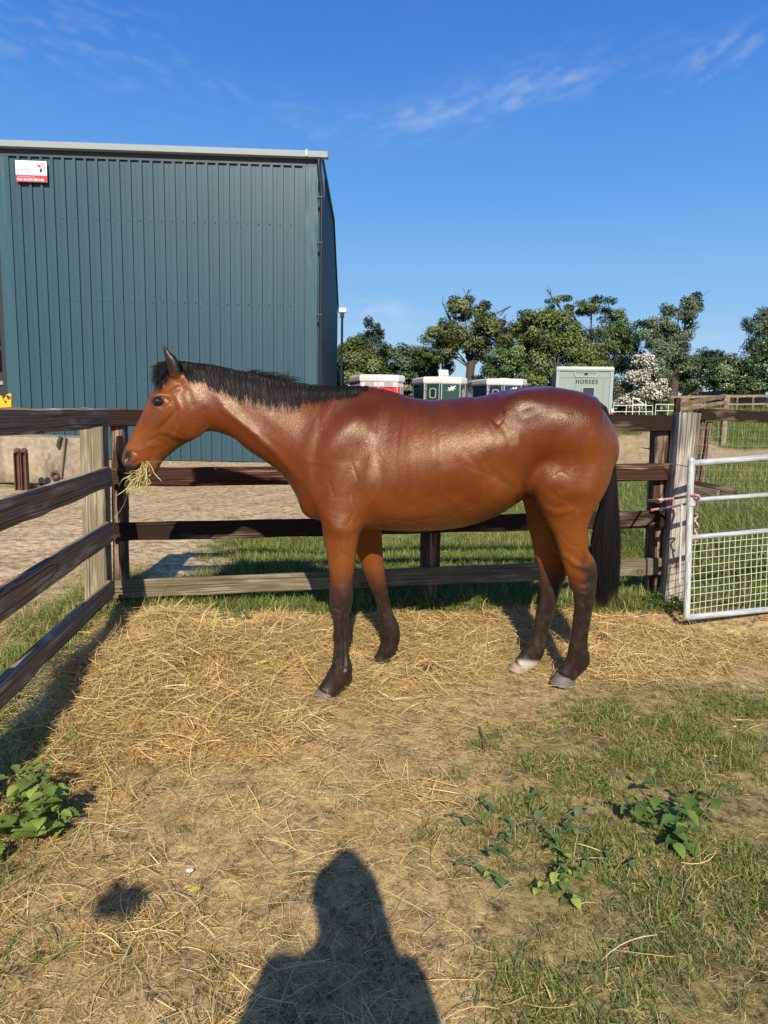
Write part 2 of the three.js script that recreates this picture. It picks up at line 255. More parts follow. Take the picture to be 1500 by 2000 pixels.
function scatter(parent, name, geos, m, n, x0, x1, z0, z1, density, y, size, tiltAmount = .1) {
  const list = geos.map(() => []), d = new THREE.Object3D();
  for (let k = 0; k < n; k++) { const x = rr(x0, x1), z = rr(z0, z1), p = density(x, z); if (rnd() > p) continue; d.position.set(x, y(x, z), z); d.rotation.set(rr(-tiltAmount, tiltAmount), rr(0, 6.283), rr(-tiltAmount, tiltAmount)); const s = rr(...size) * (.75 + .25 * p); d.scale.set(s, s, s); d.updateMatrix(); list[(rnd() * geos.length) | 0].push(d.matrix.clone()); }
  let total = 0; geos.forEach((g, i) => { if (!list[i].length) return; const im = new THREE.InstancedMesh(g, m, list[i].length); list[i].forEach((q, k) => im.setMatrixAt(k, q)); im.name = name; im.castShadow = im.receiveShadow = true; parent.add(im); total += list[i].length; });
  return total;
}
const HOOF = [[-.27, -3.47], [-.01, -3.99], [.99, -3.73], [.78, -3.9]];
{ // hay bed
  seed(31);
  const hay = tag(new THREE.Group(), 'golden hay strewn over the pen floor, thickest beside the left fence', 'hay', null, 'stuff'); hay.name = 'hay'; scene.add(hay);
  const pos = [], uv = [], idx = [], col = [], st = .03, x0 = -2.3, x1 = 3.6, z0 = -5.9, z1 = -1.6, nx = Math.round((x1 - x0) / st), nz = Math.round((z1 - z0) / st);
  for (let j = 0; j <= nz; j++) for (let i = 0; i <= nx; i++) { const x = x0 + i * st, z = z0 + j * st; pos.push(x, hayH(x, z) - .006, z); uv.push(x, z); const q = .75 + .5 * fbm(x * 12, z * 12, 3); col.push(.36 * q, .24 * q, .085 * q); }
  for (let j = 0; j < nz; j++) for (let i = 0; i < nx; i++) { const a = j * (nx + 1) + i; if (Math.max(pos[a * 3 + 1], pos[(a + 1) * 3 + 1], pos[(a + nx + 1) * 3 + 1]) - bankUp(x0 + i * st, z0 + j * st) < -.02) continue; idx.push(a, a + nx + 1, a + 1, a + 1, a + nx + 1, a + nx + 2); }
  part('hay_bed', geoFrom(pos, idx, uv, col), new THREE.MeshPhysicalMaterial({ vertexColors: true, roughness: .95, specularIntensity: .2, side: THREE.DoubleSide }), hay);
  const cols = () => { const t = rnd(), b = rnd() < .15 ? rr(.35, .65) : rr(.75, 1.25), g = rnd() < .1; const c = g ? [.30, .30, .11] : t < .35 ? [.52, .335, .115] : t < .8 ? [.64, .45, .175] : [.74, .58, .29]; return c.map((v) => v * b); };
  const long = [], fine = [], lone = [];
  for (let k = 0; k < 5; k++) long.push(strandClump(15, { len: [.08, .24], wid: [.0011, .003], spread: .1, tilt: [-.12, .4], bend: 1.5, seg: 5, y: [.0, .022], flat: 1, col: cols, droop: -.5 }));
  for (let k = 0; k < 6; k++) fine.push(strandClump(26, { len: [.012, .075], wid: [.0008, .0019], spread: .17, tilt: [-.05, .18], bend: .8, seg: 2, y: [.0, .012], flat: 1, col: cols, droop: -.2 }));
  for (let k = 0; k < 3; k++) lone.push(strandClump(3, { len: [.12, .32], wid: [.002, .0036], spread: .14, tilt: [.0, .3], bend: .9, seg: 5, y: [.004, .02], flat: 1, col: () => [.6, .47, .24].map((v) => v * rr(.8, 1.1)), droop: -.3 }));
  const n1 = scatter(hay, 'hay_strand', long, straws, 34000, -2.2, 3.7, -5.5, -1.3, (x, z) => { const d = hayD(x, z), hf = Math.max(...HOOF.map(([a, b]) => Math.exp(-((x - a + .04) ** 2 + (z - b - .07) ** 2) / (b > -3.5 ? .1 : .05)))); return (d > .5 ? .2 + .6 * d : d > .3 ? .03 : .004) * (1 - hf); }, (x, z) => floorY(x, z), [.7, 1.25], .35);
  const n2 = scatter(hay, 'hay_strand', fine, straws, 36000, -2.2, 3.7, -5.5, -.9, (x, z) => Math.min(1, hayD(x, z) * .9 + .02), (x, z) => floorY(x, z), [.6, 1.2], .12);
  const n3 = scatter(hay, 'hay_strand', lone, straws, 2000, -2.2, 3.7, -5.5, -.9, (x, z) => hayD(x, z) * .7, (x, z) => floorY(x, z), [.7, 1.1], .1);
  console.log('hay clumps', n1, n2, n3);
}
// ---------------------------------------------------------------- grass
{
  seed(41);
  const gcol = (a, b, dry) => () => { if (rnd() < dry) { const q = rr(.7, 1.2); return [.48 * q, .37 * q, .15 * q]; } const t = rnd(), q = rr(.75, 1.25); return [lerp(a[0], b[0], t) * q, lerp(a[1], b[1], t) * q, lerp(a[2], b[2], t) * q]; };
  const G1 = [.075, .125, .022], G2 = [.20, .255, .055];
  const short = [], tall = [], mid = [];
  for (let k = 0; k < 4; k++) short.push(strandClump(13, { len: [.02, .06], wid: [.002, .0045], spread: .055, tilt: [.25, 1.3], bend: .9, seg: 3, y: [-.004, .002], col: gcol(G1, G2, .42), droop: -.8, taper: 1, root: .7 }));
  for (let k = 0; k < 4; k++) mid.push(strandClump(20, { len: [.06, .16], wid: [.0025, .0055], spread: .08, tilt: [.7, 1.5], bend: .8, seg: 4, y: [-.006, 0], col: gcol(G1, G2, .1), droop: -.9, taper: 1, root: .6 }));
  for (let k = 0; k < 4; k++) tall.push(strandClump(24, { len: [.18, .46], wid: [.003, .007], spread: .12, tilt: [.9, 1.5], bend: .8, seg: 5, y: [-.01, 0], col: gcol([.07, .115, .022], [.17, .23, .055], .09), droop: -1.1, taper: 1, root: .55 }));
  const grp = (name, label) => { const g = tag(new THREE.Group(), label, 'grass', null, 'stuff'); g.name = name; scene.add(g); return g; };
  const pen = grp('pen_grass', 'short worn grass growing through the hay in the right of the pen');
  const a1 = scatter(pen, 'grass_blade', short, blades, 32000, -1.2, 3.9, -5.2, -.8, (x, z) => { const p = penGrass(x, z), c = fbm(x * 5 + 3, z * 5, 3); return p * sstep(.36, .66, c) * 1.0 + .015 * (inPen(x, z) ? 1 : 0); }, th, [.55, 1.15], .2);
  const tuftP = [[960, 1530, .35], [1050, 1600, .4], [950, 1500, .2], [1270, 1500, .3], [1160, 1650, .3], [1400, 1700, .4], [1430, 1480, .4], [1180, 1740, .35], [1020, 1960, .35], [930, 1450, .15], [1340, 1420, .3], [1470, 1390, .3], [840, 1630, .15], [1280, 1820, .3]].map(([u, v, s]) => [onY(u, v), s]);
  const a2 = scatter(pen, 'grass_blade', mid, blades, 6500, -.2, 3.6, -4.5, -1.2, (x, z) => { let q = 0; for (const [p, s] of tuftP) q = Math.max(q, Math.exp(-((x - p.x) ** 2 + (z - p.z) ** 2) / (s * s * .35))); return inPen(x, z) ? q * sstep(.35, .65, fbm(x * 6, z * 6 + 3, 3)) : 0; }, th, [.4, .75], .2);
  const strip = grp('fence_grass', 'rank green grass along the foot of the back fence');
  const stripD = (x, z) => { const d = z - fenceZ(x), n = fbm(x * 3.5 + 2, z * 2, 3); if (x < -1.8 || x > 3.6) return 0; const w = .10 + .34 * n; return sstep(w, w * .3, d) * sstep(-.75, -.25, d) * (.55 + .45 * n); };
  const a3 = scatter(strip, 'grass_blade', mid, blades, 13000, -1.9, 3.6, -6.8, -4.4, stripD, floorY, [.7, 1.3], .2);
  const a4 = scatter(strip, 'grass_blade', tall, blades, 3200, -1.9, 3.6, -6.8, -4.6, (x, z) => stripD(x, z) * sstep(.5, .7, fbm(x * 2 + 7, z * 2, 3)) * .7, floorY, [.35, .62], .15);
  const out = grp('field_grass', 'green field grass beyond the fence and gate');
  const gd = (x, z) => { if (inPen(x, z)) return 0; const t = isTrack(x, z), n = fbm(x * 1.5, z * 1.5, 4); return (1 - t) * (.35 + .65 * sstep(.35, .55, n)) + .02 * t * sstep(.6, .7, n); };
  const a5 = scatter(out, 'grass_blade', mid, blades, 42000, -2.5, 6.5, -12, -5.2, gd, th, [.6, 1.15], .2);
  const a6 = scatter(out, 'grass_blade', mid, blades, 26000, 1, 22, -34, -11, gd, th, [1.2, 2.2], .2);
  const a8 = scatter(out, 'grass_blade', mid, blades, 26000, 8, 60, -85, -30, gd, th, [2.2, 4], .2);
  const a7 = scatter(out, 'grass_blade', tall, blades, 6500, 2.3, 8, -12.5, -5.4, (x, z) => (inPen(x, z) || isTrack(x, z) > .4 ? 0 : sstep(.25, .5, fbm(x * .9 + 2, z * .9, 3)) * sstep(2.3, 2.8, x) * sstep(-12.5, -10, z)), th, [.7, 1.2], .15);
  const lf = grp('yard_grass', 'dry tufty grass outside the left fence');
  scatter(lf, 'grass_blade', mid, blades, 6000, -3.4, -1.8, -5.4, -1.5, (x, z) => (x < leftX(z) - .04 ? sstep(-.75, -.2, x - leftX(z)) * sstep(.35, .5, fbm(x * 4, z * 4, 3)) * .9 : 0), th, [.7, 1.2], .2);
  scatter(lf, 'grass_blade', mid, blades, 350, -1.6, -.7, -2.9, -1.2, (x, z) => { const d = x - leftX(z); return d > 0 ? sstep(.55, .2, d) * .8 : 0; }, floorY, [.6, 1.1], .2);
  const sp = grp('dry_grass', 'dry trampled stalks outside the left fence');
  const dry = []; for (let k = 0; k < 3; k++) dry.push(strandClump(14, { len: [.05, .2], wid: [.0015, .0032], spread: .1, tilt: [.05, .6], bend: 1, seg: 4, y: [0, .02], flat: 1, col: () => [.5, .4, .19].map((v) => v * rr(.7, 1.1)), droop: -.4 }));
  scatter(sp, 'dry_stalk', dry, straws, 3600, -3.6, -1.7, -6, -1.8, (x, z) => (x < leftX(z) - .02 && z < 0 ? sstep(-1.1, -.2, x - leftX(z)) * .9 : 0), th, [.7, 1.1], .2);
  scatter(sp, 'dry_stalk', dry, straws, 5000, -1.6, 3, -9, -5.1, (x, z) => (inPen(x, z) ? 0 : sstep(.5, .7, fbm(x * 1.2 + 5, z * 1.2, 3)) * .6), th, [.7, 1.1], .2);
  console.log('grass', a1, a2, a3, a4, a5, a6, a7, a8);
}
// ---------------------------------------------------------------- steel barn
{
  seed(71);
  const a = onY(617, 905, GY); // right front corner; left end of the clad bay
  const FR = V(a.x, 0, a.z), FL = V(atZ(8, 600, a.z + .33).x, 0, a.z + .33), dx = FR.clone().sub(FL), Wd = dx.length(), ux = dx.clone().normalize(), un = V(-ux.z, 0, ux.x).multiplyScalar(-1); // un points towards the camera?
  if (un.z < 0) un.multiplyScalar(-1);
  const HE = atZ(617, 316, FR.z).y; // top of the cladding
  const barn = thing('steel_barn', 'tall dark teal barn clad in ribbed steel sheets with pale gutter', 'barn', [0, 0, 0]);
  const clad = new THREE.MeshPhysicalMaterial({ map: tex(512, 512, (x, y) => { const s = 1 + .12 * (pnoise2(x * 6, y * 3, 6, 3) - .5) + .10 * (pnoise2(x * 60, y * 8, 60, 8) - .5) + .07 * (pnoise2(x * 240, y * 240, 240, 240) - .5); return [.029 * s, .071 * s, .098 * s]; }), roughness: .38, metalness: .0, specularIntensity: .8, side: THREE.DoubleSide });
  const trim = new THREE.MeshPhysicalMaterial({ color: C(.036, .085, .108), roughness: .3, bumpMap: tex(128, 512, (x, y) => { const s = pnoise2(x * 3, y * 14, 3, 14); return [s, s, s]; }, false), bumpScale: .012, side: THREE.DoubleSide });
  const dark = mat(.012, .014, .017, .35), gutM = mat(.33, .37, .385, .4), roofM = mat(.05, .06, .065, .5), steel = mat(.10, .11, .12, .5, { metalness: .3 });
  // ribbed sheet standing on the ground line p -> p + u * w; profile: broad raised pans parted by twin narrow grooves
  const sheet = (p, u, n, w, h0, topAt, pitch = .275) => {
    const prof = [], k = Math.round(w / pitch), pt = w / k; prof.push([0, 0]);
    for (let i = 0; i < k; i++) { const x = i * pt; prof.push([x + pt * .33, 0], [x + pt * .345, .004], [x + pt * .385, .004], [x + pt * .40, 0], [x + pt * .70, 0], [x + pt * .725, .05], [x + pt * .955, .05], [x + pt * .98, 0], [x + pt, 0]); }
    const pos = [], uv = [], idx = []; prof.forEach(([x, d], i) => { const b = p.clone().addScaledVector(u, x).addScaledVector(n, d); pos.push(b.x, h0, b.z, b.x, topAt(x), b.z); uv.push(x, 0, x, topAt(x) / 3); if (i) { const q = i * 2; idx.push(q - 2, q, q - 1, q - 1, q, q + 1); } });
    return creased(geoFrom(pos, idx, uv), .3);
  };
  const fl = .30, n = 9, sw = (Wd - 2 * fl) / n;
  for (let i = 0; i < n; i++) part('cladding_sheet', sheet(FL.clone().addScaledVector(ux, fl + i * sw).addScaledVector(un, i % 2 ? .004 : 0), ux, un, sw + .012, .12, () => HE, sw / 3), clad, barn);
  const flash = (p, w, d) => { const g = box(w, HE - .1, d); const m = new THREE.Matrix4().makeBasis(ux, V(0, 1, 0), un); g.applyMatrix4(m); const c = p.clone(); g.translate(c.x, .1 + (HE - .1) / 2, c.z); return g; };
  part('corner_flashing', flash(FL.clone().addScaledVector(ux, fl / 2).addScaledVector(un, .02), fl, .06), trim, barn); part('corner_flashing', flash(FR.clone().addScaledVector(ux, -fl / 2 + .01).addScaledVector(un, .02), fl, .06), trim, barn);
  // screw heads along the rails behind the sheets
  const scr = []; for (const y of [2.15, 4.0, 5.9]) for (let i = 1; i < 27; i++) { const g = new THREE.SphereGeometry(.014, 6, 4), p = FL.clone().addScaledVector(ux, fl + (i - .34) * sw / 3).addScaledVector(un, .037); g.translate(p.x, y + rr(-.01, .01), p.z); scr.push(g); }
  const sm = part('screw', merge(scr), mat(.09, .15, .17, .3), barn); sm.userData.kind = 'stuff';
  // right-hand gable wall, running away, with the roof's two slopes
  const DEP = 26, run = atZ(658, 600, FR.z - DEP).x, gx = V(run, 0, FR.z - DEP).sub(FR).normalize(), gn = V(-gx.z, 0, gx.x); if (gn.x < 0) gn.multiplyScalar(-1);
  const ridge = 1.75, topG = (s) => HE + .1 + ridge * (1 - Math.abs(s / DEP * 2 - 1));
  for (let i = 0; i < 26; i++) part('cladding_sheet', sheet(FR.clone().addScaledVector(gx, i), gx, gn, 1.003, .12, (x) => topG(i + x), .25), clad, barn);
  // translucent pale patch of verge trim by the eave, then roof
  const quadG = (p, q, r, s, t) => { const g = new THREE.BufferGeometry(), nn = q.clone().sub(p).cross(s.clone().sub(p)).normalize().multiplyScalar(t), P = [p, q, r, s], pos = []; for (const v of P) pos.push(v.x, v.y, v.z); for (const v of P) pos.push(v.x + nn.x, v.y + nn.y, v.z + nn.z); return creased(geoFrom(pos, [0, 2, 1, 0, 3, 2, 4, 5, 6, 4, 6, 7, 0, 1, 5, 0, 5, 4, 1, 2, 6, 1, 6, 5, 2, 3, 7, 2, 7, 6, 3, 0, 4, 3, 4, 7]), .3); };
  const ov = .06, BLx = 14, FL0 = FL.clone().addScaledVector(ux, -BLx), at = (base, s, y) => base.clone().addScaledVector(gx, s).setY(y);
  const FRo = FR.clone().addScaledVector(ux, .12), y0 = HE + .12 - ov * ridge / (DEP / 2);
  part('roof', quadG(at(FL0, -ov, y0), at(FRo, -ov, y0), at(FRo, DEP / 2, HE + .14 + ridge), at(FL0, DEP / 2, HE + .14 + ridge), .09), roofM, barn);
  part('roof', quadG(at(FL0, DEP / 2, HE + .14 + ridge), at(FRo, DEP / 2, HE + .14 + ridge), at(FRo, DEP + ov, y0), at(FL0, DEP + ov, y0), .09), roofM, barn);
  const vg = []; for (let i = 0; i < 4; i++) { const s = .15 + i * .55; const g = quadG(at(FR, s, topG(s) - .62).addScaledVector(gn, .05), at(FR, s + .5, topG(s + .5) - .62).addScaledVector(gn, .05), at(FR, s + .5, topG(s + .5)).addScaledVector(gn, .05), at(FR, s, topG(s)).addScaledVector(gn, .05), .03); vg.push(g); }
  part('verge_panel', merge(vg), mat(.33, .37, .38, .35), barn);
  // gutter along the front
  const gl = FL.clone().addScaledVector(ux, -BLx), gr = FR.clone().addScaledVector(ux, .24), gy = HE + .06;
  const gsec = new THREE.Shape([[0, 0], [.17, 0], [.19, .13], [.165, .13], [.15, .03], [.02, .03], [.02, .13], [0, .13]].map((p) => new THREE.Vector2(...p)));
  const gg = new THREE.ExtrudeGeometry(gsec, { depth: gl.distanceTo(gr), bevelEnabled: false }); gg.applyMatrix4(new THREE.Matrix4().makeBasis(un, V(0, 1, 0), ux.clone().multiplyScalar(-1))); { const o = gr.clone().addScaledVector(un, .05); gg.translate(o.x, gy - .02, o.z); } part('gutter', gg, gutM, barn);
  { const p = FR.clone().addScaledVector(ux, .245).addScaledVector(un, .145); const g = box(.012, .17, .21); g.applyMatrix4(new THREE.Matrix4().makeBasis(ux, V(0, 1, 0), un)); g.translate(p.x, gy + .07, p.z); part('gutter_end', g, mat(.07, .09, .1, .4), barn);
    const j = FR.clone().addScaledVector(ux, -.26).addScaledVector(un, .243); const br = box(.05, .15, .012); br.applyMatrix4(new THREE.Matrix4().makeBasis(ux, V(0, 1, 0), un)); br.translate(j.x, gy + .06, j.z); part('gutter_joint', br, mat(.36, .4, .41, .4), barn); }
  // dark board put in for the soffit shadow under the gutter
  { const g = box(Wd + BLx, .16, .05); g.applyMatrix4(new THREE.Matrix4().makeBasis(ux, V(0, 1, 0), un)); const c = FL0.clone().lerp(FR, .5).addScaledVector(un, .03); g.translate(c.x, gy - .10, c.z); part('soffit_shadow_board', g, mat(.03, .045, .055, .5), barn); }
  // downpipe at the corner, with its swan neck, and clips
  const dp = FR.clone().addScaledVector(ux, .10).addScaledVector(un, .11), d0 = FR.clone().addScaledVector(ux, .03).addScaledVector(un, .15);
  part('downpipe', tube([d0.clone().setY(gy - .03), d0.clone().setY(gy - .2), dp.clone().setY(gy - .75), dp.clone().setY(gy - .95), dp.clone().setY(4), dp.clone().setY(2), dp.clone().setY(.15)], 0.048, 120, 14), dark, barn);
  for (const y of [HE - .85, HE - 1.9, HE - 3.6, 1.9, .9]) { const g = box(.14, .035, .12, 0, 0, 0, .01); g.translate(dp.x - .03, y, dp.z); part('pipe_clip', g, mat(.03, .04, .05, .4), barn); }
  // far corner: gutter end and pipe
  const fe = FR.clone().addScaledVector(gx, DEP + .3); { const p = fe.clone().addScaledVector(gn, .32); part('downpipe', rod(p.clone().setY(.1), p.clone().setY(HE - .1), .075, 12), dark, barn); part('gutter_end', box(.5, .26, .3, p.x, HE + .08, p.z), mat(.6, .62, .62, .4), barn); part('pipe_hopper', box(.24, .3, .24, p.x, HE - .2, p.z), dark, barn); }
  // open bay to the left: portal posts, back wall, side rails; the eave runs on
  const bay = [];
  for (const s of [-5.5, -11]) { const p = FL.clone().addScaledVector(ux, s).addScaledVector(gx, 1.2); part('stanchion', box(.25, HE, .3, p.x, HE / 2, p.z), steel, barn); }
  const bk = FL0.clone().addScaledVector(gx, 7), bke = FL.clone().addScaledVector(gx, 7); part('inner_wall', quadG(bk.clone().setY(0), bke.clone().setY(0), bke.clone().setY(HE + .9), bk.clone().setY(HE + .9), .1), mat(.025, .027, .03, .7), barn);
  for (let i = 0; i < 6; i++) { const g = box(13.6, .12, .08); const c = bk.clone().lerp(bke, .5).addScaledVector(un, .12); g.applyMatrix4(new THREE.Matrix4().makeBasis(ux, V(0, 1, 0), un)); g.translate(c.x, 1 + i * 1.15, c.z); part('purlin', g, mat(.28, .3, .31, .5), barn); }
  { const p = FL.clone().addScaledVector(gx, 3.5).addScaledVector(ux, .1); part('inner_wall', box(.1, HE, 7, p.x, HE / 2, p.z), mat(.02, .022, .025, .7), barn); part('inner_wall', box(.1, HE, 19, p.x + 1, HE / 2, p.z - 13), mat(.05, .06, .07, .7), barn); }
  { const p = FL.clone().addScaledVector(ux, -.5).addScaledVector(gx, .6); const g = box(1.2, .22, .14); g.translate(p.x, atZ(5, 512, p.z).y, p.z); part('cross_beam', g, mat(.5, .52, .52, .5), barn); }
  // plinth of gravel at the wall foot
  const gv = [], st = []; for (let k = 0; k < 1400; k++) { const s = rr(-.3, Wd + 1), d = rr(.02, .75), p = FL.clone().addScaledVector(ux, s).addScaledVector(un, d), g = new THREE.IcosahedronGeometry(rr(.015, .045), 0); g.scale(1, rr(.5, .9), 1); g.rotateY(rr(0, 6)); g.translate(p.x, .02 + rr(0, .05), p.z); st.push(g); }
  one('gravel', merge(st), mat(.4, .38, .36, .9), 'strip of loose grey gravel along the foot of the barn', 'gravel', null, 'stuff');
  // the board high on the left of the wall
  const cv = document.createElement('canvas'); cv.width = 640; cv.height = 440; const x = cv.getContext('2d'); x.fillStyle = '#f4f4f2'; x.fillRect(0, 0, 640, 440); x.fillStyle = '#c8303c'; x.fillRect(0, 300, 640, 140);
  x.fillStyle = '#e9a0a6'; x.fillRect(0, 288, 640, 8); x.font = 'bold 74px sans-serif'; x.fillStyle = '#2b2b2b'; x.fillText('graham', 20, 215); x.fillStyle = '#9a9a9a'; x.font = '62px sans-serif'; const gw = x.measureText('').width; x.fillText('heath', 292, 215);
  const poly = (c, p) => { x.fillStyle = c; x.beginPath(); p.forEach((q, i) => (i ? x.lineTo(...q) : x.moveTo(...q))); x.closePath(); x.fill(); };
  poly('#d8454f', [[420, 85], [480, 62], [545, 120], [490, 145]]); poly('#d8454f', [[520, 42], [560, 40], [600, 95], [580, 105]]); poly('#3a3a3a', [[490, 165], [550, 138], [552, 225], [490, 250]]); poly('#3a3a3a', [[590, 125], [612, 112], [614, 200], [590, 212]]);
  x.fillStyle = '#f2d0d2'; x.font = '30px sans-serif'; x.fillText('www.grahamheath.co.uk', 40, 345); x.fillStyle = '#ffffff'; x.font = 'bold 66px sans-serif'; x.fillText('Tel: 01270 781148', 24, 418, 592);
  const ct = new THREE.CanvasTexture(cv); ct.colorSpace = THREE.SRGBColorSpace;
  const s0 = atZ(30.5, 313.5, FL.z + .08), s1 = atZ(92, 356, FL.z + .08), bw = (s1.x - s0.x), bh = s0.y - s1.y, bg = new THREE.BoxGeometry(bw, bh, .02), dummy = mat(.7, .7, .7, .5);
  const signM = new THREE.MeshStandardMaterial({ map: ct, roughness: .4 });
  const face = new THREE.PlaneGeometry(bw, bh); face.translate(0, 0, .0125);
  const sg = thing('company_sign', 'white and red company board high on the barn wall', 'sign', [(s0.x + s1.x) / 2, (s0.y + s1.y) / 2, FL.z + .075]); sg.rotation.y = Math.atan2(-ux.z, ux.x); part('backing', bg, dummy, sg); part('print', face, signM, sg);
  // things standing at the open bay
  const bale = new THREE.CylinderGeometry(.75, .75, 1.3, 40, 6); bale.rotateX(Math.PI / 2); { const p = bale.attributes.position; for (let i = 0; i < p.count; i++) { const q = 1 + .05 * (noise2(i * .7, 3) - .5); p.setXYZ(i, p.getX(i) * q, p.getY(i) * q, p.getZ(i)); } bale.computeVertexNormals(); } { const p = atZ(2, 755, FL.z - 2.4); bale.translate(p.x - .25, .75, p.z); }
  one('hay_bale', bale, mat(.13, .085, .04, .95), 'brown round bale in the shade of the open barn bay', 'bale');
  { const p = atZ(2, 700, FL.z - 3.2), b2 = new THREE.CylinderGeometry(.75, .75, 1.3, 40, 6); b2.rotateX(Math.PI / 2); b2.translate(p.x - .3, 2.2, p.z); }
}
// ---------------------------------------------------------------- concrete block, rusty brackets, yellow loader bracket
{
  seed(72);
  const z = -12.0, a = atZ(-60, 850, z), b = atZ(170, 849, z), conc = new THREE.MeshStandardMaterial({ map: tex(512, 512, (x, y) => { const s = .78 + .5 * (pnoise2(x * 5, y * 5, 5, 5) - .5) + .35 * (pnoise2(x * 30, y * 30, 30, 30) - .5) + .3 * (pnoise2(x * 160, y * 160, 160, 160) - .5), st = sstep(.55, .8, pnoise2(x * 9, y * 2 + 7, 9, 4)) * .3; return [.40 * s * (1 - st), .325 * s * (1 - st), .225 * s * (1 - st)]; }), roughness: .95, side: THREE.DoubleSide });
  const blk = thing('concrete_block', 'long buff concrete barrier block lying beyond the left fence', 'concrete block', [0, 0, 0]);
  const len = b.x - a.x, g = new RoundedBoxGeometry(len, a.y - .12, .8, 3, .04); { const p = g.attributes.position, uv = g.attributes.uv; for (let i = 0; i < p.count; i++) { const n = (fbm(p.getX(i) * 6 + 3, p.getY(i) * 6 + p.getZ(i) * 4, 3) - .5) * .04; p.setXYZ(i, p.getX(i) + n, p.getY(i) + n, p.getZ(i) + n); uv.setXY(i, p.getX(i) * .6, p.getY(i) * .6 + p.getZ(i) * .6); } g.computeVertexNormals(); } g.translate((a.x + b.x) / 2, .12 + (a.y - .12) / 2, z - .4); part('body', g, conc, blk);
  part('skid', box(len * .98, .12, .7, (a.x + b.x) / 2, .06, z - .42), mat(.04, .035, .03, .9), blk); const rust = new THREE.MeshStandardMaterial({ map: tex(256, 256, (x, y) => { const s = .6 + .9 * pnoise2(x * 16, y * 16, 16, 16) * pnoise2(x * 60, y * 60, 60, 60) * 1.6; return [.12 * s, .052 * s, .032 * s]; }), roughness: .85 });
  const e1 = box(.04, .04, .04);
  part('lifting_rod', rod(atZ(127, 851, z + .06), atZ(119, 932, z + .05), .018, 8), mat(.2, .15, .1, .8), blk); part('strap', tube([atZ(119, 852, z + .03), atZ(115, 862, z + .05), atZ(114, 874, z + .03)], .03, 12, 6), mat(.06, .05, .04, .8), blk); const lp = new THREE.TorusGeometry(.06, .02, 8, 16); { const p = atZ(107, 928, z + .06); lp.translate(p.x, p.y, p.z); } part('ring', lp, rust, blk);
  for (const [u, lab] of [[33, 'left of a pair of rusty iron channel stakes before the concrete block'], [46, 'right of a pair of rusty iron channel stakes before the concrete block']]) {
    const t = thing('rusty_stake', lab, 'iron stake', [0, 0, 0], 'rusty iron stakes'); const zz = -11.2, p = atZ(u, 884, zz), q = atZ(u + 1, 954, zz), w = .075;
    part('web', box(w, p.y - .0, .02, p.x, p.y / 2, zz - .05), rust, t); part('flange', box(.014, p.y, .09, p.x - w / 2, p.y / 2, zz - .01), rust, t); part('flange', box(.014, p.y, .09, p.x + w / 2, p.y / 2, zz - .01), rust, t);
    const k = new THREE.SphereGeometry(.055, 12, 8); k.scale(1, .8, 1); k.translate(p.x + .01, p.y + .03, zz); part('knob', k, rust, t); part('foot', box(.2, .03, .2, p.x, .02, zz), rust, t);
  }
  one('ground_beam', timber(atZ(-40, 955, -11.5), atZ(70, 952, -11.5), .1, .1), M.railPale, 'low timber beam on the yard before the concrete block', 'beam');
  // yellow loader bracket showing above the top rail
  const yl = new THREE.MeshPhysicalMaterial({ color: C(.72, .42, .012), roughness: .4, clearcoat: .3 }), Z = -14.6, y0 = thing('loader_bracket', 'yellow steel loader bracket with a lifting eye above the left rail', 'loader bracket', [0, 0, 0]);
  const sh = new THREE.Shape(); const P = (u, v) => { const p = atZ(u, v, Z); return [p.x, p.y]; }; [[-60, 773], [4, 773], [9, 783], [13, 776], [16, 771], [21, 769], [24, 772], [24, 800], [24, 830], [-60, 830]].forEach((q, i) => (i ? sh.lineTo(...P(...q)) : sh.moveTo(...P(...q))));
  const hp = P(19.5, 775.5), hole = new THREE.Path(); hole.absarc(hp[0], hp[1], .022, 0, Math.PI * 2, true); sh.holes.push(hole); const eg = new THREE.ExtrudeGeometry(sh, { depth: .05, bevelEnabled: true, bevelSize: .006, bevelThickness: .006, bevelSegments: 2, curveSegments: 12 }); eg.translate(0, 0, Z); part('plate', eg, yl, y0);
  const pin = new THREE.TorusGeometry(.032, .012, 8, 20); pin.translate(hp[0], hp[1], Z + .07); part('eye', pin, mat(.25, .24, .2, .4, { metalness: .7 }), y0); const pn2 = P(14, 784); const b2 = new THREE.CylinderGeometry(.02, .02, .04, 10); b2.rotateX(Math.PI / 2); b2.translate(pn2[0], pn2[1], Z + .07); part('bolt', b2, mat(.1, .1, .1, .5), y0);
  const leg = P(-20, 830); part('stand', box(.12, leg[1], .2, leg[0], leg[1] / 2, Z - .1), yl, y0);
}
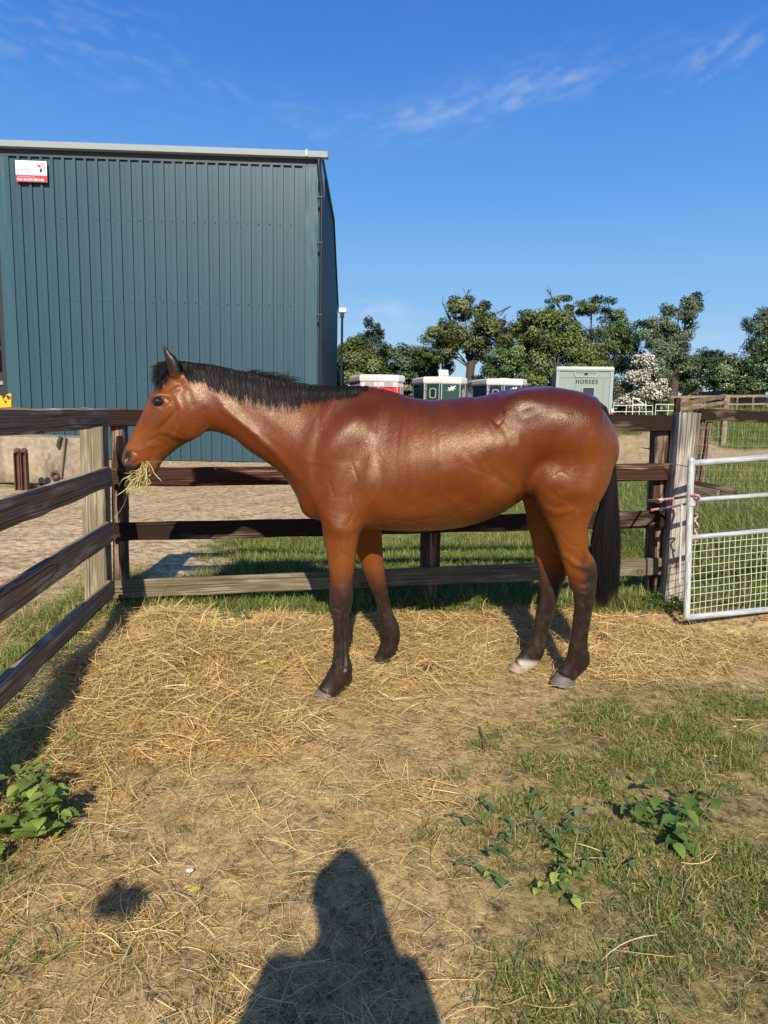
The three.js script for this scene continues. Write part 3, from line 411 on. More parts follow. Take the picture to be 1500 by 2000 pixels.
// ---------------------------------------------------------------- trees
const leafM = new THREE.MeshStandardMaterial({ vertexColors: true, roughness: .55, side: THREE.DoubleSide }), barkM = mat(.085, .066, .05, .95);
const noise3 = (x, y, z) => (noise2(x + z * 1.7, y - z * .9) + noise2(y * 1.1 + 31, z + x * .6 + 7)) / 2;
function tree(name, label, cat_, z, trunkU, blobs, o) {
  const tb = atZ(trunkU, 760, z), gy = th(tb.x, z), t = thing(name, label, cat_, [tb.x, gy, z]), mpp = -z / FPX * 1.01;
  const bl = blobs.map(([u, v, ru, rv, dz = 0]) => { const p = atZ(u, v, z); return { x: p.x - tb.x, y: p.y - gy, z: dz || rr(-.6, .6) * ru * mpp, rx: ru * mpp, ry: rv * mpp, rz: (ru + rv) / 2 * mpp * (o.deep ?? 1.0) }; });
  const pos = [], col = [], idx = [], nrm = [], ls = o.leaf ?? .26, A = V(), N = V(), T = V(), Bv = V(), vol = bl.reduce((s, b) => s + b.rx * b.ry, 0);
  for (const b of bl) {
    const n = Math.round(3.1 * o.n * (b.rx * b.ry) / vol), cl = Math.max(5, Math.round(b.rx * b.ry * 7)), cs = [];
    for (let k = 0; k < cl; k++) { A.set(rr(-1, 1), rr(-1, 1), rr(-1, 1)); if (A.length() > 1) { k--; continue; } A.normalize().multiplyScalar(Math.pow(rnd(), .33) * rr(.75, 1.08)); A.b = rr(.72, 1.22); const cl1 = A.clone(); cl1.b = A.b; cs.push(cl1); }
    for (let k = 0; k < n; k++) {
      const c = cs[(rnd() * cs.length) | 0], cr = Math.pow(rnd(), .6) * .42 * (o.clump ?? 1); A.set(rr(-1, 1), rr(-1, 1), rr(-1, 1)).normalize().multiplyScalar(cr); const q = c.clone().add(A);
      const x = b.x + q.x * b.rx, y = b.y + q.y * b.ry + (o.droop ?? 0) * cr, zz = b.z + q.z * b.rz; if (y < .25) continue;
      if (noise3(x * .55 + 9, y * .55, zz * .55) < (o.gap ?? .34) - .13) continue;
      N.set(q.x + rr(-.9, .9), q.y + rr(-.5, 1.1), q.z + rr(-.9, .9)).normalize(); T.set(rr(-1, 1), rr(-1, 1), rr(-1, 1)).cross(N).normalize(); Bv.copy(N).cross(T);
      const s = ls * .6 * rr(.55, 1.25), cc = o.col(rnd(), A.y / Math.max(cr, .01), q).map((v) => v * c.b), v0 = pos.length / 3, f = s * .22, NN = V(q.x / b.rx, q.y / b.ry + .25, q.z / b.rz).normalize().multiplyScalar(.75).addScaledVector(N, .7).normalize();
      const pt = (a, e, h) => { pos.push(x + T.x * a + Bv.x * e + N.x * h, y + T.y * a + Bv.y * e + N.y * h, zz + T.z * a + Bv.z * e + N.z * h); col.push(...cc); nrm.push(NN.x, NN.y, NN.z); };
      pt(-s * .5, 0, 0); pt(-s * .05, s * .32, f); pt(s * .5, 0, -f * .4); pt(s * .05, -s * .32, f); idx.push(v0, v0 + 2, v0 + 1, v0, v0 + 3, v0 + 2);
    }
  }
  const cg = geoFrom(pos, idx, null, col); cg.setAttribute('normal', new THREE.BufferAttribute(new Float32Array(nrm), 3)); part('crown', cg, leafM, t);
  const limbs = [], top = bl.reduce((m, b) => Math.max(m, b.y), 0), tr = o.trunk ?? .3, fork = o.fork ?? top * .4; if (fork > .3) limbs.push(tube([V(0, -.3, 0), V(rr(-.1, .1), fork * .5, 0), V(rr(-.2, .2), fork, rr(-.2, .2))], tr, 10, 10));
  bl.forEach((b) => { const e = V(b.x + rr(-.3, .3) * b.rx, b.y + b.ry * .35, b.z), m = V(b.x * .45, lerp(fork, b.y, .45), b.z * .4); const g = tube([V(0, fork * .85, 0), m, V(b.x * .8, lerp(fork, b.y, .8), b.z * .8), e], tr * .16, 14, 6); const p = g.attributes.position; limbs.push(g); for (let k = 0; k < (o.twigs ?? 3); k++) { const d = V(rr(-1, 1) * b.rx, rr(.1, 1) * b.ry, rr(-1, 1) * b.rz); limbs.push(rod(m.clone().lerp(e, rr(.4, 1)), V(b.x, b.y, b.z).add(d), tr * .07, 5, tr * .02)); } });
  (o.dead ?? []).forEach((list) => { const P = list.map(([u, v]) => atZ(u, v, z).sub(V(tb.x, gy, z))); limbs.push(tube(P, .045, 12, 5)); for (let k = 0; k < 5; k++) { const q = P[P.length - 1].clone().lerp(P[0], rr(0, .5)); limbs.push(rod(q, q.clone().add(V(rr(-.5, .7), rr(.1, .8), rr(-.3, .3))), .03, 5, .01)); } });
  part('trunk', merge(limbs), barkM, t); return t;
}
{
  seed(91);
  const green = (a, b, tip, tipShare = .07) => (r, h) => { const q = rr(.86, 1.14), c = rnd() < tipShare ? tip : [0, 1, 2].map((k) => lerp(a[k], b[k], r)); return c.map((v) => v * q * 1.5); };
  const olive = green([.04, .058, .016], [.10, .115, .032], [.14, .15, .05]), yell = green([.044, .068, .013], [.105, .128, .026], [.17, .165, .04], .1), dk = green([.022, .042, .018], [.05, .075, .028], [.09, .11, .04], .1), mid = green([.032, .058, .016], [.08, .115, .03], [.14, .17, .05]), grey = green([.038, .062, .03], [.09, .115, .06], [.17, .19, .11], .1), con = green([.014, .034, .02], [.032, .06, .034], [.05, .08, .045], .1);
  tree('willow_tree', 'pale olive bushy tree right beside the barn corner', 'tree', -50, 700, [[690, 702, 42, 36], [664, 695, 34, 38], [722, 722, 34, 34], [680, 735, 45, 28], [742, 740, 22, 22]], { n: 9000, col: olive, leaf: .26, gap: .3 });
  tree('conifer_tree', 'dark conical evergreen rising behind the pale olive tree', 'tree', -64, 728, [[728, 662, 26, 32], [728, 688, 34, 34], [722, 715, 40, 34]], { n: 6500, col: con, leaf: .28, gap: .2 });
  tree('dark_tree', 'low dark green trees left of the bare-limbed oak', 'tree', -58, 800, [[790, 712, 40, 34], [760, 700, 32, 26], [828, 728, 36, 30], [790, 745, 60, 24], [848, 725, 34, 38], [815, 700, 30, 28], [690, 672, 30, 18], [880, 755, 40, 16]], { n: 9500, col: dk, leaf: .28, gap: .28 });
  tree('pale_shrub', 'small pale flowering shrub behind the white and red trailer', 'shrub', -38, 785, [[778, 760, 26, 16], [800, 768, 22, 14]], { n: 2200, col: (r) => (rnd() < .3 ? [.4, .38, .26] : [.09, .1, .04]).map((v) => v * rr(.7, 1.2)), leaf: .16, trunk: .08, fork: .3 });
  tree('oak_tree', 'tall open-crowned oak with bare limbs above the green trailer', 'tree', -55, 918, [[905, 598, 34, 28], [938, 606, 30, 26], [878, 618, 24, 20], [858, 660, 42, 24], [900, 652, 48, 30], [948, 648, 38, 28], [976, 628, 16, 14], [838, 686, 26, 16], [966, 682, 36, 32], [925, 684, 30, 20], [866, 690, 30, 20], [890, 640, 34, 26], [905, 668, 44, 24], [990, 665, 30, 26]], { n: 13000, col: olive, leaf: .25, gap: .42, trunk: .32, fork: 4, dead: [[[940, 650], [965, 615], [985, 605], [998, 598]], [[950, 640], [972, 632], [992, 630]], [[880, 630], [868, 600], [864, 592]], [[910, 620], [912, 580], [915, 566]]], twigs: 6 });
  tree('oak_sapling', 'bright green young tree under the right side of the tall oak', 'tree', -49, 985, [[985, 708, 40, 36], [965, 740, 36, 26], [1005, 735, 34, 30], [940, 750, 30, 22], [1000, 690, 30, 30]], { n: 8500, col: mid, leaf: .22, gap: .3 });
  tree('oak_tree', 'broad yellow-green oak above the navy trailer and grey lorry', 'tree', -52, 1085, [[1030, 640, 38, 30], [1072, 648, 48, 40], [1008, 688, 36, 36], [1058, 696, 58, 38], [1120, 676, 54, 40], [1162, 702, 44, 36], [1100, 634, 32, 22], [1140, 735, 58, 30], [1030, 735, 50, 32], [1085, 745, 50, 24]], { n: 17000, col: yell, leaf: .25, gap: .33, trunk: .45, fork: 3 });
  tree('lime_tree', 'loose-crowned green tree rising behind the yellow-green oak', 'tree', -63, 1150, [[1085, 590, 26, 16], [1076, 612, 20, 18], [1150, 600, 38, 20], [1192, 622, 34, 22], [1122, 612, 28, 18], [1212, 652, 38, 36], [1180, 662, 40, 32], [1225, 690, 36, 34], [1200, 730, 40, 30]], { n: 10500, col: mid, leaf: .27, gap: .4, trunk: .4, fork: 4, dead: [[[1085, 590], [1072, 572], [1068, 566]]] });
  tree('chestnut_tree', 'tall grey-green chestnut behind the white hawthorn', 'tree', -60, 1315, [[1322, 612, 38, 24], [1346, 600, 28, 26], [1290, 632, 36, 24], [1262, 652, 32, 26], [1332, 650, 38, 28], [1342, 692, 34, 32], [1292, 690, 38, 36], [1312, 726, 50, 36], [1345, 740, 36, 26], [1270, 720, 36, 36]], { n: 12500, col: grey, leaf: .27, gap: .39, trunk: .4, fork: 4, dead: [[[1350, 610], [1362, 592], [1366, 584]]] });
  tree('small_tree', 'rounded dark green tree between the tall chestnut and the far row', 'tree', -66, 1365, [[1362, 714, 30, 24], [1346, 744, 38, 22], [1388, 722, 30, 28], [1400, 750, 40, 20]], { n: 6000, col: dk, leaf: .27, gap: .3 });
  tree('chestnut_tree', 'low spreading chestnut with pale flower candles at the field edge', 'tree', -57, 1430, [[1418, 722, 36, 30], [1452, 728, 38, 32], [1482, 716, 38, 38], [1402, 748, 36, 20], [1460, 752, 50, 20], [1520, 730, 50, 36]], { n: 11500, col: green([.03, .062, .018], [.07, .105, .034], [.42, .42, .30], .07), leaf: .27, gap: .32, trunk: .35 });
  tree('copper_tree', 'big dark tree cut off by the right edge', 'tree', -70, 1510, [[1474, 642, 26, 28], [1497, 622, 30, 26], [1492, 672, 38, 32], [1532, 640, 50, 56], [1560, 700, 60, 50]], { n: 11000, col: green([.026, .05, .026], [.06, .085, .045], [.12, .14, .07], .12), leaf: .28, gap: .36, trunk: .45, fork: 4 });
  // hawthorn in full blossom
  const bl = (r, h, q) => { const w = rnd() < clamp(.55 + .3 * q.y + .3 * (noise3(q.x * 3 + 5, q.y * 3, q.z * 3) - .5) * 3); return (w ? [.62, .60, .50] : [.075, .095, .032]).map((v) => v * rr(.75, 1.15)); };
  tree('hawthorn_bush', 'hawthorn bush covered in white blossom beside the grey lorry', 'bush', -43, 1250, [[1248, 722, 40, 32], [1252, 752, 40, 36], [1255, 775, 40, 30], [1224, 750, 32, 36], [1282, 752, 32, 32], [1240, 782, 46, 28], [1290, 780, 28, 28], [1215, 785, 26, 26]], { n: 17000, col: bl, leaf: .2, gap: .3, trunk: .12, fork: .5, clump: .9, droop: -.4 });
}
// ---------------------------------------------------------------- horse trailers and lorry parked beyond the track
const font = await new FontLoader().loadAsync('fonts/droid/droid_sans_bold.typeface.json');
const glassDark = new THREE.MeshPhysicalMaterial({ color: C(.02, .025, .03), roughness: .08, clearcoat: 1, clearcoatRoughness: .05, side: THREE.DoubleSide });
const whiteP = mat(.60, .60, .58, .45), alu = mat(.36, .37, .37, .45, { metalness: .3 }), rubber = mat(.02, .02, .02, .85);
function roundRect(w, h, r) { const s = new THREE.Shape(); s.moveTo(-w / 2 + r, -h / 2); s.lineTo(w / 2 - r, -h / 2); s.absarc(w / 2 - r, -h / 2 + r, r, -Math.PI / 2, 0); s.lineTo(w / 2, h / 2 - r); s.absarc(w / 2 - r, h / 2 - r, r, 0, Math.PI / 2); s.lineTo(-w / 2 + r, h / 2); s.absarc(-w / 2 + r, h / 2 - r, r, Math.PI / 2, Math.PI); s.lineTo(-w / 2, -h / 2 + r); s.absarc(-w / 2 + r, -h / 2 + r, r, Math.PI, Math.PI * 1.5); return s; }
function addWindow(parent, m4, w, h, frameM) { const o = new THREE.ExtrudeGeometry(roundRect(w, h, .07), { depth: .02, bevelEnabled: false, curveSegments: 6 }); const hole = roundRect(w - .07, h - .07, .05); const fs = roundRect(w, h, .07); fs.holes.push(hole); const fr = new THREE.ExtrudeGeometry(fs, { depth: .035, bevelEnabled: false, curveSegments: 6 }); const pn = new THREE.ExtrudeGeometry(roundRect(w - .06, h - .06, .05), { depth: .012, bevelEnabled: false, curveSegments: 6 }); fr.applyMatrix4(m4); pn.applyMatrix4(m4); const win = part('window', fr, frameM, parent); part('pane', pn, glassDark, win); }
function trailer(name, label, px, z, yaw, bodyM, o = {}) {
  const p = atZ(px, 790, z), t = thing(name, label, 'horse trailer', [p.x, th(p.x, z), z], 'horse trailers parked in a row'); t.rotation.y = yaw;
  const F = [[-.92, -1.7], [-.6, -.12], [0, .12], [.66, .06], [.88, -.3], [.88, -3.1], [-.92, -3.1]], y0 = .5, y1 = 2.36;
  const wallG = (a, b, lo, hi, out = 0) => { const d = new THREE.Vector2(b[0] - a[0], b[1] - a[1]), L = d.length(), g = box(L, hi - lo, .04, 0, 0, 0); const ang = Math.atan2(-d.y, d.x); g.rotateY(ang); g.translate((a[0] + b[0]) / 2 + Math.sin(ang) * out, (lo + hi) / 2, (a[1] + b[1]) / 2 + Math.cos(ang) * out); return g; };
  F.forEach((a, i) => { const b = F[(i + 1) % F.length]; if (o.band) { part('panel', wallG(a, b, y0, y1 - .16), i === 3 || i === 2 ? o.band : bodyM, t); part('upper_panel', wallG(a, b, y1 - .16, y1), whiteP, t); } else part('panel', wallG(a, b, y0, y1), bodyM, t); });
  for (const i of [0, 1, 2, 3, 4]) { const a = F[i]; part('corner_trim', box(.032, y1 - y0 - .02, .04, a[0], (y0 + y1) / 2, a[1] + .02), alu, t); }
  const roof = new THREE.Shape(F.map(([x, zz]) => new THREE.Vector2(x * 1.05, -zz + (zz > -1 ? -.04 : 0)))), rg = new THREE.ExtrudeGeometry(roof, { depth: .10, bevelEnabled: true, bevelThickness: .09, bevelSize: .10, bevelOffset: -.08, bevelSegments: 4 }); rg.rotateX(-Math.PI / 2); rg.translate(0, y1 + .06, 0); part('roof', rg, whiteP, t);
  if (o.vent) { const g = new RoundedBoxGeometry(.36, .05, .4, 2, .02); g.rotateX(o.vent === 'open' ? .75 : 0); g.translate(.12, y1 + (o.vent === 'open' ? .40 : .27), -.75); part('roof_vent', g, whiteP, t); if (o.vent === 'open') part('vent_stay', box(.3, .16, .03, .12, y1 + .26, -.62), mat(.3, .3, .3, .6), t); }
  const face = (i, k, y) => { const a = F[i], b = F[i + 1], d = new THREE.Vector2(b[0] - a[0], b[1] - a[1]), ang = Math.atan2(-d.y, d.x); return new THREE.Matrix4().makeTranslation(lerp(a[0], b[0], k), y, lerp(a[1], b[1], k)).multiply(new THREE.Matrix4().makeRotationY(ang)).multiply(new THREE.Matrix4().makeTranslation(0, 0, .02)); };
  addWindow(t, face(1, .52, 2.02), .25, .36, alu); addWindow(t, face(3, .6, 1.98), .16, .4, alu);
  if (!o.band) {
    addWindow(t, face(2, .52, 1.55), .34, .3, alu);
    // jockey-door edges, hinges, bar
    const dm = face(1, .5, 1.55); for (const [w, h, x, y] of [[.5, .03, 0, .83], [.03, 1.7, -.25, 0], [.03, 1.7, .25, 0], [.5, .03, 0, .12]]) { const g = box(w, h, .02, x, y, .012); g.applyMatrix4(dm); part('door_trim', g, alu, t); }
    for (const y of [.62, .05]) { const g = box(.08, .07, .04, -.26, y, .03); g.applyMatrix4(dm); part('hinge', g, alu, t); } const hg = box(.05, .2, .05, .2, .15, .04); hg.applyMatrix4(dm); part('handle', hg, alu, t);
    // maker's white emblem: a winged, leaping shape
    const em = new THREE.Shape([[-.17, -.1], [-.08, -.03], [-.12, .03], [-.03, .02], [.0, .1], [.05, .05], [.12, .11], [.16, .06], [.1, .03], [.16, -.03], [.06, -.01], [.09, -.09], [.0, -.045], [-.05, -.1], [-.09, -.06]].map((q) => new THREE.Vector2(...q))); const eg = new THREE.ExtrudeGeometry(em, { depth: .006, bevelEnabled: false }); eg.scale(1.05, 1.05, 1); eg.applyMatrix4(face(2, .52, 2.2)); part('emblem', eg, whiteP, t);
  } else { const g = box(.5, .06, .05, .1, 2.0, .12); part('grab_bar', g, mat(.55, .03, .02, .4), t); const k = new THREE.SphereGeometry(.05, 10, 8); k.translate(.05, 1.98, .2); part('lamp', k, rubber, t); for (const x of [-.3, .35]) { const g2 = box(.3, .17, .02, x, 2.27, .14); part('vent_slot', g2, mat(.3, .3, .3, .5), t); } }
  for (const x of [-.98, .94]) for (const zz of [-2.0, -2.75]) { const w = new THREE.CylinderGeometry(.31, .31, .19, 24); w.rotateZ(Math.PI / 2); w.translate(x, .31, zz); const wh = part('wheel', w, rubber, t); const r = new THREE.CylinderGeometry(.17, .17, .2, 16); r.rotateZ(Math.PI / 2); r.translate(x, .31, zz); part('rim', r, alu, wh); }
  for (const x of [-.98, .94]) part('mudguard', box(.22, .08, 1.6, x, .68, -2.37), rubber, t);
  part('drawbar', merge([rod(V(-.6, .45, .0), V(.03, .45, 1.3), .04), rod(V(.66, .45, .0), V(.03, .45, 1.3), .04), rod(V(.03, .0, 1.15), V(.03, .8, 1.15), .03)]), alu, t);
  part('chassis', box(1.7, .1, 2.9, 0, .46, -1.6), rubber, t);
  return t;
}
{
  trailer('horse_trailer', 'white and red horse trailer with white roof, nearest the barn', 738, -25.2, .06, mat(.55, .02, .016, .4), { band: mat(.62, .02, .016, .4) });
  trailer('horse_trailer', 'dark green horse trailer with white emblem and propped-open roof vent', 861, -26, .0, new THREE.MeshPhysicalMaterial({ color: C(.012, .05, .036), roughness: .3, clearcoat: .5, side: THREE.DoubleSide }), { vent: 'open' });
  trailer('horse_trailer', 'navy blue horse trailer with white emblem and flat roof vent', 982, -27.6, .02, new THREE.MeshPhysicalMaterial({ color: C(.012, .018, .055), roughness: .3, clearcoat: .5, side: THREE.DoubleSide }), { vent: 'flat' });
  // grey-green lorry seen from behind
  const z = -26.6, l = atZ(1086, 760, z), r = atZ(1195, 760, z), top = atZ(1140, 718, z).y, w = r.x - l.x, cx = (l.x + r.x) / 2, gy = th(cx, z), H0 = top - gy, t = thing('horse_lorry', 'pale grey-green horse lorry with HORSES lettered on its back', 'horse lorry', [cx, gy, z]); t.rotation.y = -.19;
  const body = new THREE.MeshPhysicalMaterial({ color: C(.25, .305, .27), roughness: .35, clearcoat: .3, side: THREE.DoubleSide }), frame = mat(.38, .41, .40, .35, { metalness: .3 }), sideM = mat(.10, .14, .125, .4), y0 = .75;
  part('box_body', box(w - .06, H0 - y0 - .06, 5.2, 0, (y0 + H0) / 2, -2.65), sideM, t);
  part('rear_panel', box(w - .26, H0 - y0 - .16, .05, 0, (y0 + H0) / 2 - .04, .0), body, t);
  for (const s of [-1, 1]) part('corner_post', new RoundedBoxGeometry(.13, H0 - y0, .13, 2, .03).translate(s * (w / 2 - .065), (y0 + H0) / 2, -.01), frame, t);
  part('top_rail', new RoundedBoxGeometry(w + .02, .13, .16, 2, .03).translate(0, H0 - .065, .0), frame, t); part('roof', new RoundedBoxGeometry(w - .02, .08, 5.3, 2, .03).translate(0, H0 - .0, -2.65), mat(.45, .48, .47, .5), t);
  const sp = new THREE.Shape([[-.44, .1], [.44, .1], [.36, -.1], [-.36, -.1]].map((q) => new THREE.Vector2(...q))), hl = new THREE.Path([[-.38, .07], [-.31, -.07], [.31, -.07], [.38, .07]].map((q) => new THREE.Vector2(...q))); sp.holes.push(hl); part('ramp_spring_cover', new THREE.ExtrudeGeometry(sp, { depth: .03, bevelEnabled: false }).translate(.04, H0 - .25, .03), frame, t); part('latch', box(.1, .06, .05, .05, H0 - .22, .05), rubber, t);
  for (const x of [-.32, .68]) part('seam', box(.018, H0 - y0 - .5, .012, x, (y0 + H0) / 2 - .15, .03), mat(.2, .25, .23, .5), t); part('seam', box(w - .3, .018, .012, 0, H0 - .36, .03), mat(.2, .25, .23, .5), t);
  const tg = new TextGeometry('HORSES', { font, size: .15, depth: .008, curveSegments: 3 }); tg.computeBoundingBox(); const tw = tg.boundingBox.max.x; tg.scale(.80 / tw, 1, 1); tg.translate(-.32, H0 - .58, .027); part('lettering', tg, mat(.025, .03, .03, .5), t);
  addWindow(t, new THREE.Matrix4().makeTranslation(.16, H0 - 1.02, .026), .46, .66, frame);
  part('reflector', box(.09, .17, .05, w / 2 + .01, atZ(1190, 805, z).y - gy - .1, .1), mat(.6, .02, .02, .35), t); part('reflector', box(.09, .13, .05, w / 2 + .01, atZ(1190, 805, z).y - gy + .06, .1), whiteP, t);
  part('bumper', new RoundedBoxGeometry(w, .18, .14, 2, .03).translate(0, .62, .03), rubber, t);
  for (const s of [-1, 1]) { part('tail_lamp', box(.26, .12, .06, s * .8, .62, .11), mat(.4, .02, .02, .3), t); for (const zz of [-1.3, -4.6]) { const g = new THREE.CylinderGeometry(.42, .42, .28, 24); g.rotateZ(Math.PI / 2); g.translate(s * .85, .42, zz); part('wheel', g, rubber, t); } }
  part('chassis', box(1.2, .2, 5.6, 0, .66, -2.8), rubber, t); part('cab', new RoundedBoxGeometry(w - .1, 1.8, 1.7, 3, .15).translate(0, 1.35, -6.15), body, t);
}
// ---------------------------------------------------------------- field gates and fences in the distance
{
  seed(81);
  const wm = mat(.62, .64, .58, .5), gate = (u0, u1, vt, z, label, nv) => { const a = atZ(u0, vt, z), b = atZ(u1, vt, z), t = thing('white_gate', label, 'gate', [0, 0, 0]); const gy = th((a.x + b.x) / 2, z), h = a.y - gy - .08; for (const q of [0, .34, .66, .98]) part('rail', rod(V(a.x, a.y - h * q, z), V(b.x, b.y - h * q, z), .022, 8), wm, t); for (let k = 0; k <= nv; k++) { const x = lerp(a.x, b.x, k / nv); part('upright', rod(V(x, a.y - h, z), V(x, a.y, z), .02, 8), wm, t); } };
  gate(1198, 1275, 792, -39, 'pale barred field gate beside the hawthorn, nearer the lorry', 3); gate(1281, 1330, 790, -40, 'pale barred field gate right of the gap, beside the dark post', 2);
  const js = thing('jump_stand', 'white wooden jump stand showing above the pale gates', 'jump stand', [0, 0, 0]), z = -41, P = (u, v) => atZ(u, v, z); part('upright', rod(P(1235, 812), P(1236, 776), .03), wm, js); part('upright', rod(P(1262, 812), P(1261, 783), .03), wm, js); part('cap_rail', rod(P(1235, 778), P(1250, 780), .05), wm, js); part('brace', rod(P(1243, 780), P(1256, 788), .035), wm, js); part('cap_rail', rod(P(1235, 790), P(1263, 790), .03), wm, js);
  const f = thing('distant_fence', 'long thin dark rail fence across the far field', 'fence', [0, 0, 0]), zf = -48; part('rail', timber(atZ(1238, 777, zf), atZ(1620, 771, zf), .06, .16), M.railBrown, f); part('rail', timber(atZ(1310, 791, zf), atZ(1620, 788, zf), .05, .12), M.railBrown, f);
  for (const u of [1240, 1283, 1330, 1378, 1441, 1472, 1520, 1580]) { const p = atZ(u, 772, zf); part('post', timber(V(p.x, th(p.x, zf) - .2, zf - .05), V(p.x, p.y, zf - .05), .13, .13, V(0, 0, 1)), M.railPale, f); }
  const r = thing('rail_fence', 'short brown rail fence with dark end post in the middle of the field', 'fence', [0, 0, 0]), a = atZ(1327, 791, -25), b = atZ(1417, 773, -29), a2 = atZ(1327, 800, -25), b2 = atZ(1417, 786, -29), a3 = atZ(1327, 812, -25), b3 = atZ(1417, 799, -29);
  part('rail', timber(a, b, .06, .16), M.railPale, r); part('rail', timber(a2, b2, .06, .14), M.railBrown, r); part('rail', timber(a3, b3, .06, .14), M.railBrown, r);
  const q = atZ(1324, 777, -24.9); part('post', timber(V(q.x, th(q.x, q.z) - .2, q.z), q, .17, .17, V(0, 0, 1)), M.railDark, r); const s = atZ(1419, 771, -29.1); part('post', timber(V(s.x, th(s.x, s.z) - .2, s.z), s, .2, .2, V(0, 0, 1)), M.postPale, r);
  // bank of bare earth at the top of the field
  const pos = [], idx = [], n = 60; const L = atZ(1312, 777, -60), R = atZ(1492, 770, -60); for (let i = 0; i <= n; i++) for (let k = 0; k < 5; k++) { const t = i / n, x = lerp(L.x, R.x, t), e = Math.min(1, t * 5, (1 - t) * 40), top = lerp(L.y, atZ(1490, 757, -60).y, .35 + .65 * t), g = th(x, -60) - .3; const yy = k === 0 || k === 4 ? g : lerp(g, top + (fbm(x * .8, k, 2) - .5) * .25, e), zz = -60 + [1.6, .4, -.4, -1.6, -2][k]; pos.push(x, yy, zz); } for (let i = 0; i < n; i++) for (let k = 0; k < 4; k++) { const a1 = i * 5 + k; idx.push(a1, a1 + 5, a1 + 1, a1 + 1, a1 + 5, a1 + 6); }
  one('earth_bank', geoFrom(pos, idx), mat(.34, .245, .155, .95), 'long low bank of bare tan earth below the far trees', 'bank', null, 'structure');
}
// ---------------------------------------------------------------- the pen's two post-and-rail fences
const CORNER = V(-1.74, 0, -4.62), LDIR = V(-.1215, 0, -1).normalize(), LN = V(1, 0, -.1215).normalize(); // left fence line and its inner side
{
  seed(51);
  const ZL = -4.6, ZR = -5.12;
  // back fence: four boards nailed on the pen side of the posts
  const f = thing('back_fence', 'dark brown rail fence behind the horse with one pale bottom board', 'fence', [0, 0, 0]);
  const board = (ul, vt, vb, ur, wt, wb, m, zo = 0) => { const a = atZ(ul, (vt + vb) / 2, ZL + zo), b = atZ(ur, (wt + wb) / 2, ZR + zo), h = (atZ(ul, vt, ZL).y - atZ(ul, vb, ZL).y + atZ(ur, wt, ZR).y - atZ(ur, wb, ZR).y) / 2; return [timber(a, b, .042, h, V(0, 1, 0), { uneven: .005, chamfer: .007 }), m]; };
  const rails = [board(213, 797, 834, 1316, 812, 842, M.railDark), board(219, 913, 951, 1309, 906, 938, M.railRed, .004), board(221, 1020, 1058, 1304, 998, 1028, M.railDark, .002), board(222, 1133, 1170, 1296, 1090, 1121, M.railPale, .004)];
  rails.forEach(([g, m]) => part('rail', g, m, f));
  const post = (u, vTop, zz, w, d, m, lean = 0, vBase = 1190) => { const t = atZ(u, vTop, zz), b = atZ(u - lean, vBase, zz); b.y = -.05; return timber(b, t, w, d, V(0, 0, 1), { uneven: .004, chamfer: .008 }); };
  part('post', post(232, 812, ZL - .07, .085, .085, M.postBrown, -6), M.postBrown, f);
  part('post', post(841, 1000, -4.87 - .09, .14, .11, M.postBrown, 2), M.postBrown, f).geometry;
  part('post', post(1293, 822, ZR - .09, .125, .12, M.postBrown, 17, 1172), M.postBrown, f);
  // nails heads
  const nails = []; for (const [u, v, z] of [[838, 1015, -4.85], [846, 1022, -4.85], [832, 1113, -4.85], [846, 1106, -4.85], [1290, 915, ZR], [1297, 926, ZR], [1284, 1008, ZR], [1286, 1100, ZR], [230, 925, ZL], [233, 940, ZL], [232, 1035, ZL], [236, 1150, ZL]]) { const p = atZ(u, v, z + .026); const g = new THREE.CylinderGeometry(.005, .005, .006, 8); g.rotateX(Math.PI / 2); g.translate(p.x, p.y, p.z); nails.push(g); }
  part('nail', merge(nails), mat(.05, .04, .035, .5, { metalness: .6 }), f).userData.kind = 'stuff';

  // left fence: runs towards the camera, boards on the pen side
  const lf = thing('left_fence', 'weathered grey-brown rail fence running along the left of the pen', 'fence', [0, 0, 0]);
  const P0 = CORNER.clone().addScaledVector(LN, .03), onL = (u, v) => onPlane(u, v, P0, LN);
  const lrail = (v0t, v0b, uE, vEt, vEb, m, zTo, lipUp = 0) => {
    const at0 = onL(0, v0t), ab0 = onL(0, v0b), aE = onL(uE, vEt), bE = onL(uE, vEb), m0 = at0.clone().add(ab0).multiplyScalar(.5), mE = aE.clone().add(bE).multiplyScalar(.5), dir = m0.clone().sub(mE).normalize(), far = mE.clone().addScaledVector(dir, (zTo - mE.z) / dir.z), h = ((at0.y - ab0.y) + (aE.y - bE.y)) / 2;
    return timber(mE.addScaledVector(LN, -.022), far.addScaledVector(LN, -.022), .05, h, V(0, 1, 0), { uneven: .006, chamfer: .009 });
  };
  part('rail', lrail(798, 852, 212, 797, 834, 0, -1.22), M.railBrown, lf);
  part('rail', lrail(979, 1040, 218, 913, 951, 0, -1.22), M.railBrown, lf);
  part('rail', lrail(1152, 1219, 221, 1020, 1057, 0, -1.22), M.railBrown, lf);
  part('rail', lrail(1338, 1389, 223, 1132, 1165, 0, -1.22), M.railBrown, lf);
  const lp = (zc, s, h, m) => { const p = CORNER.clone().addScaledVector(LDIR, -(zc - CORNER.z) / 1).addScaledVector(LN, -.115); p.z = zc; return timber(V(p.x, -.1, p.z), V(p.x + .012, h, p.z), s, s, LDIR, { uneven: .004, chamfer: .008 }); };
  part('post', lp(-4.53, .138, 1.40), M.postPale, lf).userData.label = 'pale unstained square post';
  part('post', lp(-2.3, .1, 1.40), M.postBrown, lf); part('post', lp(-1.27, .12, 1.4), M.postPale, lf);
}
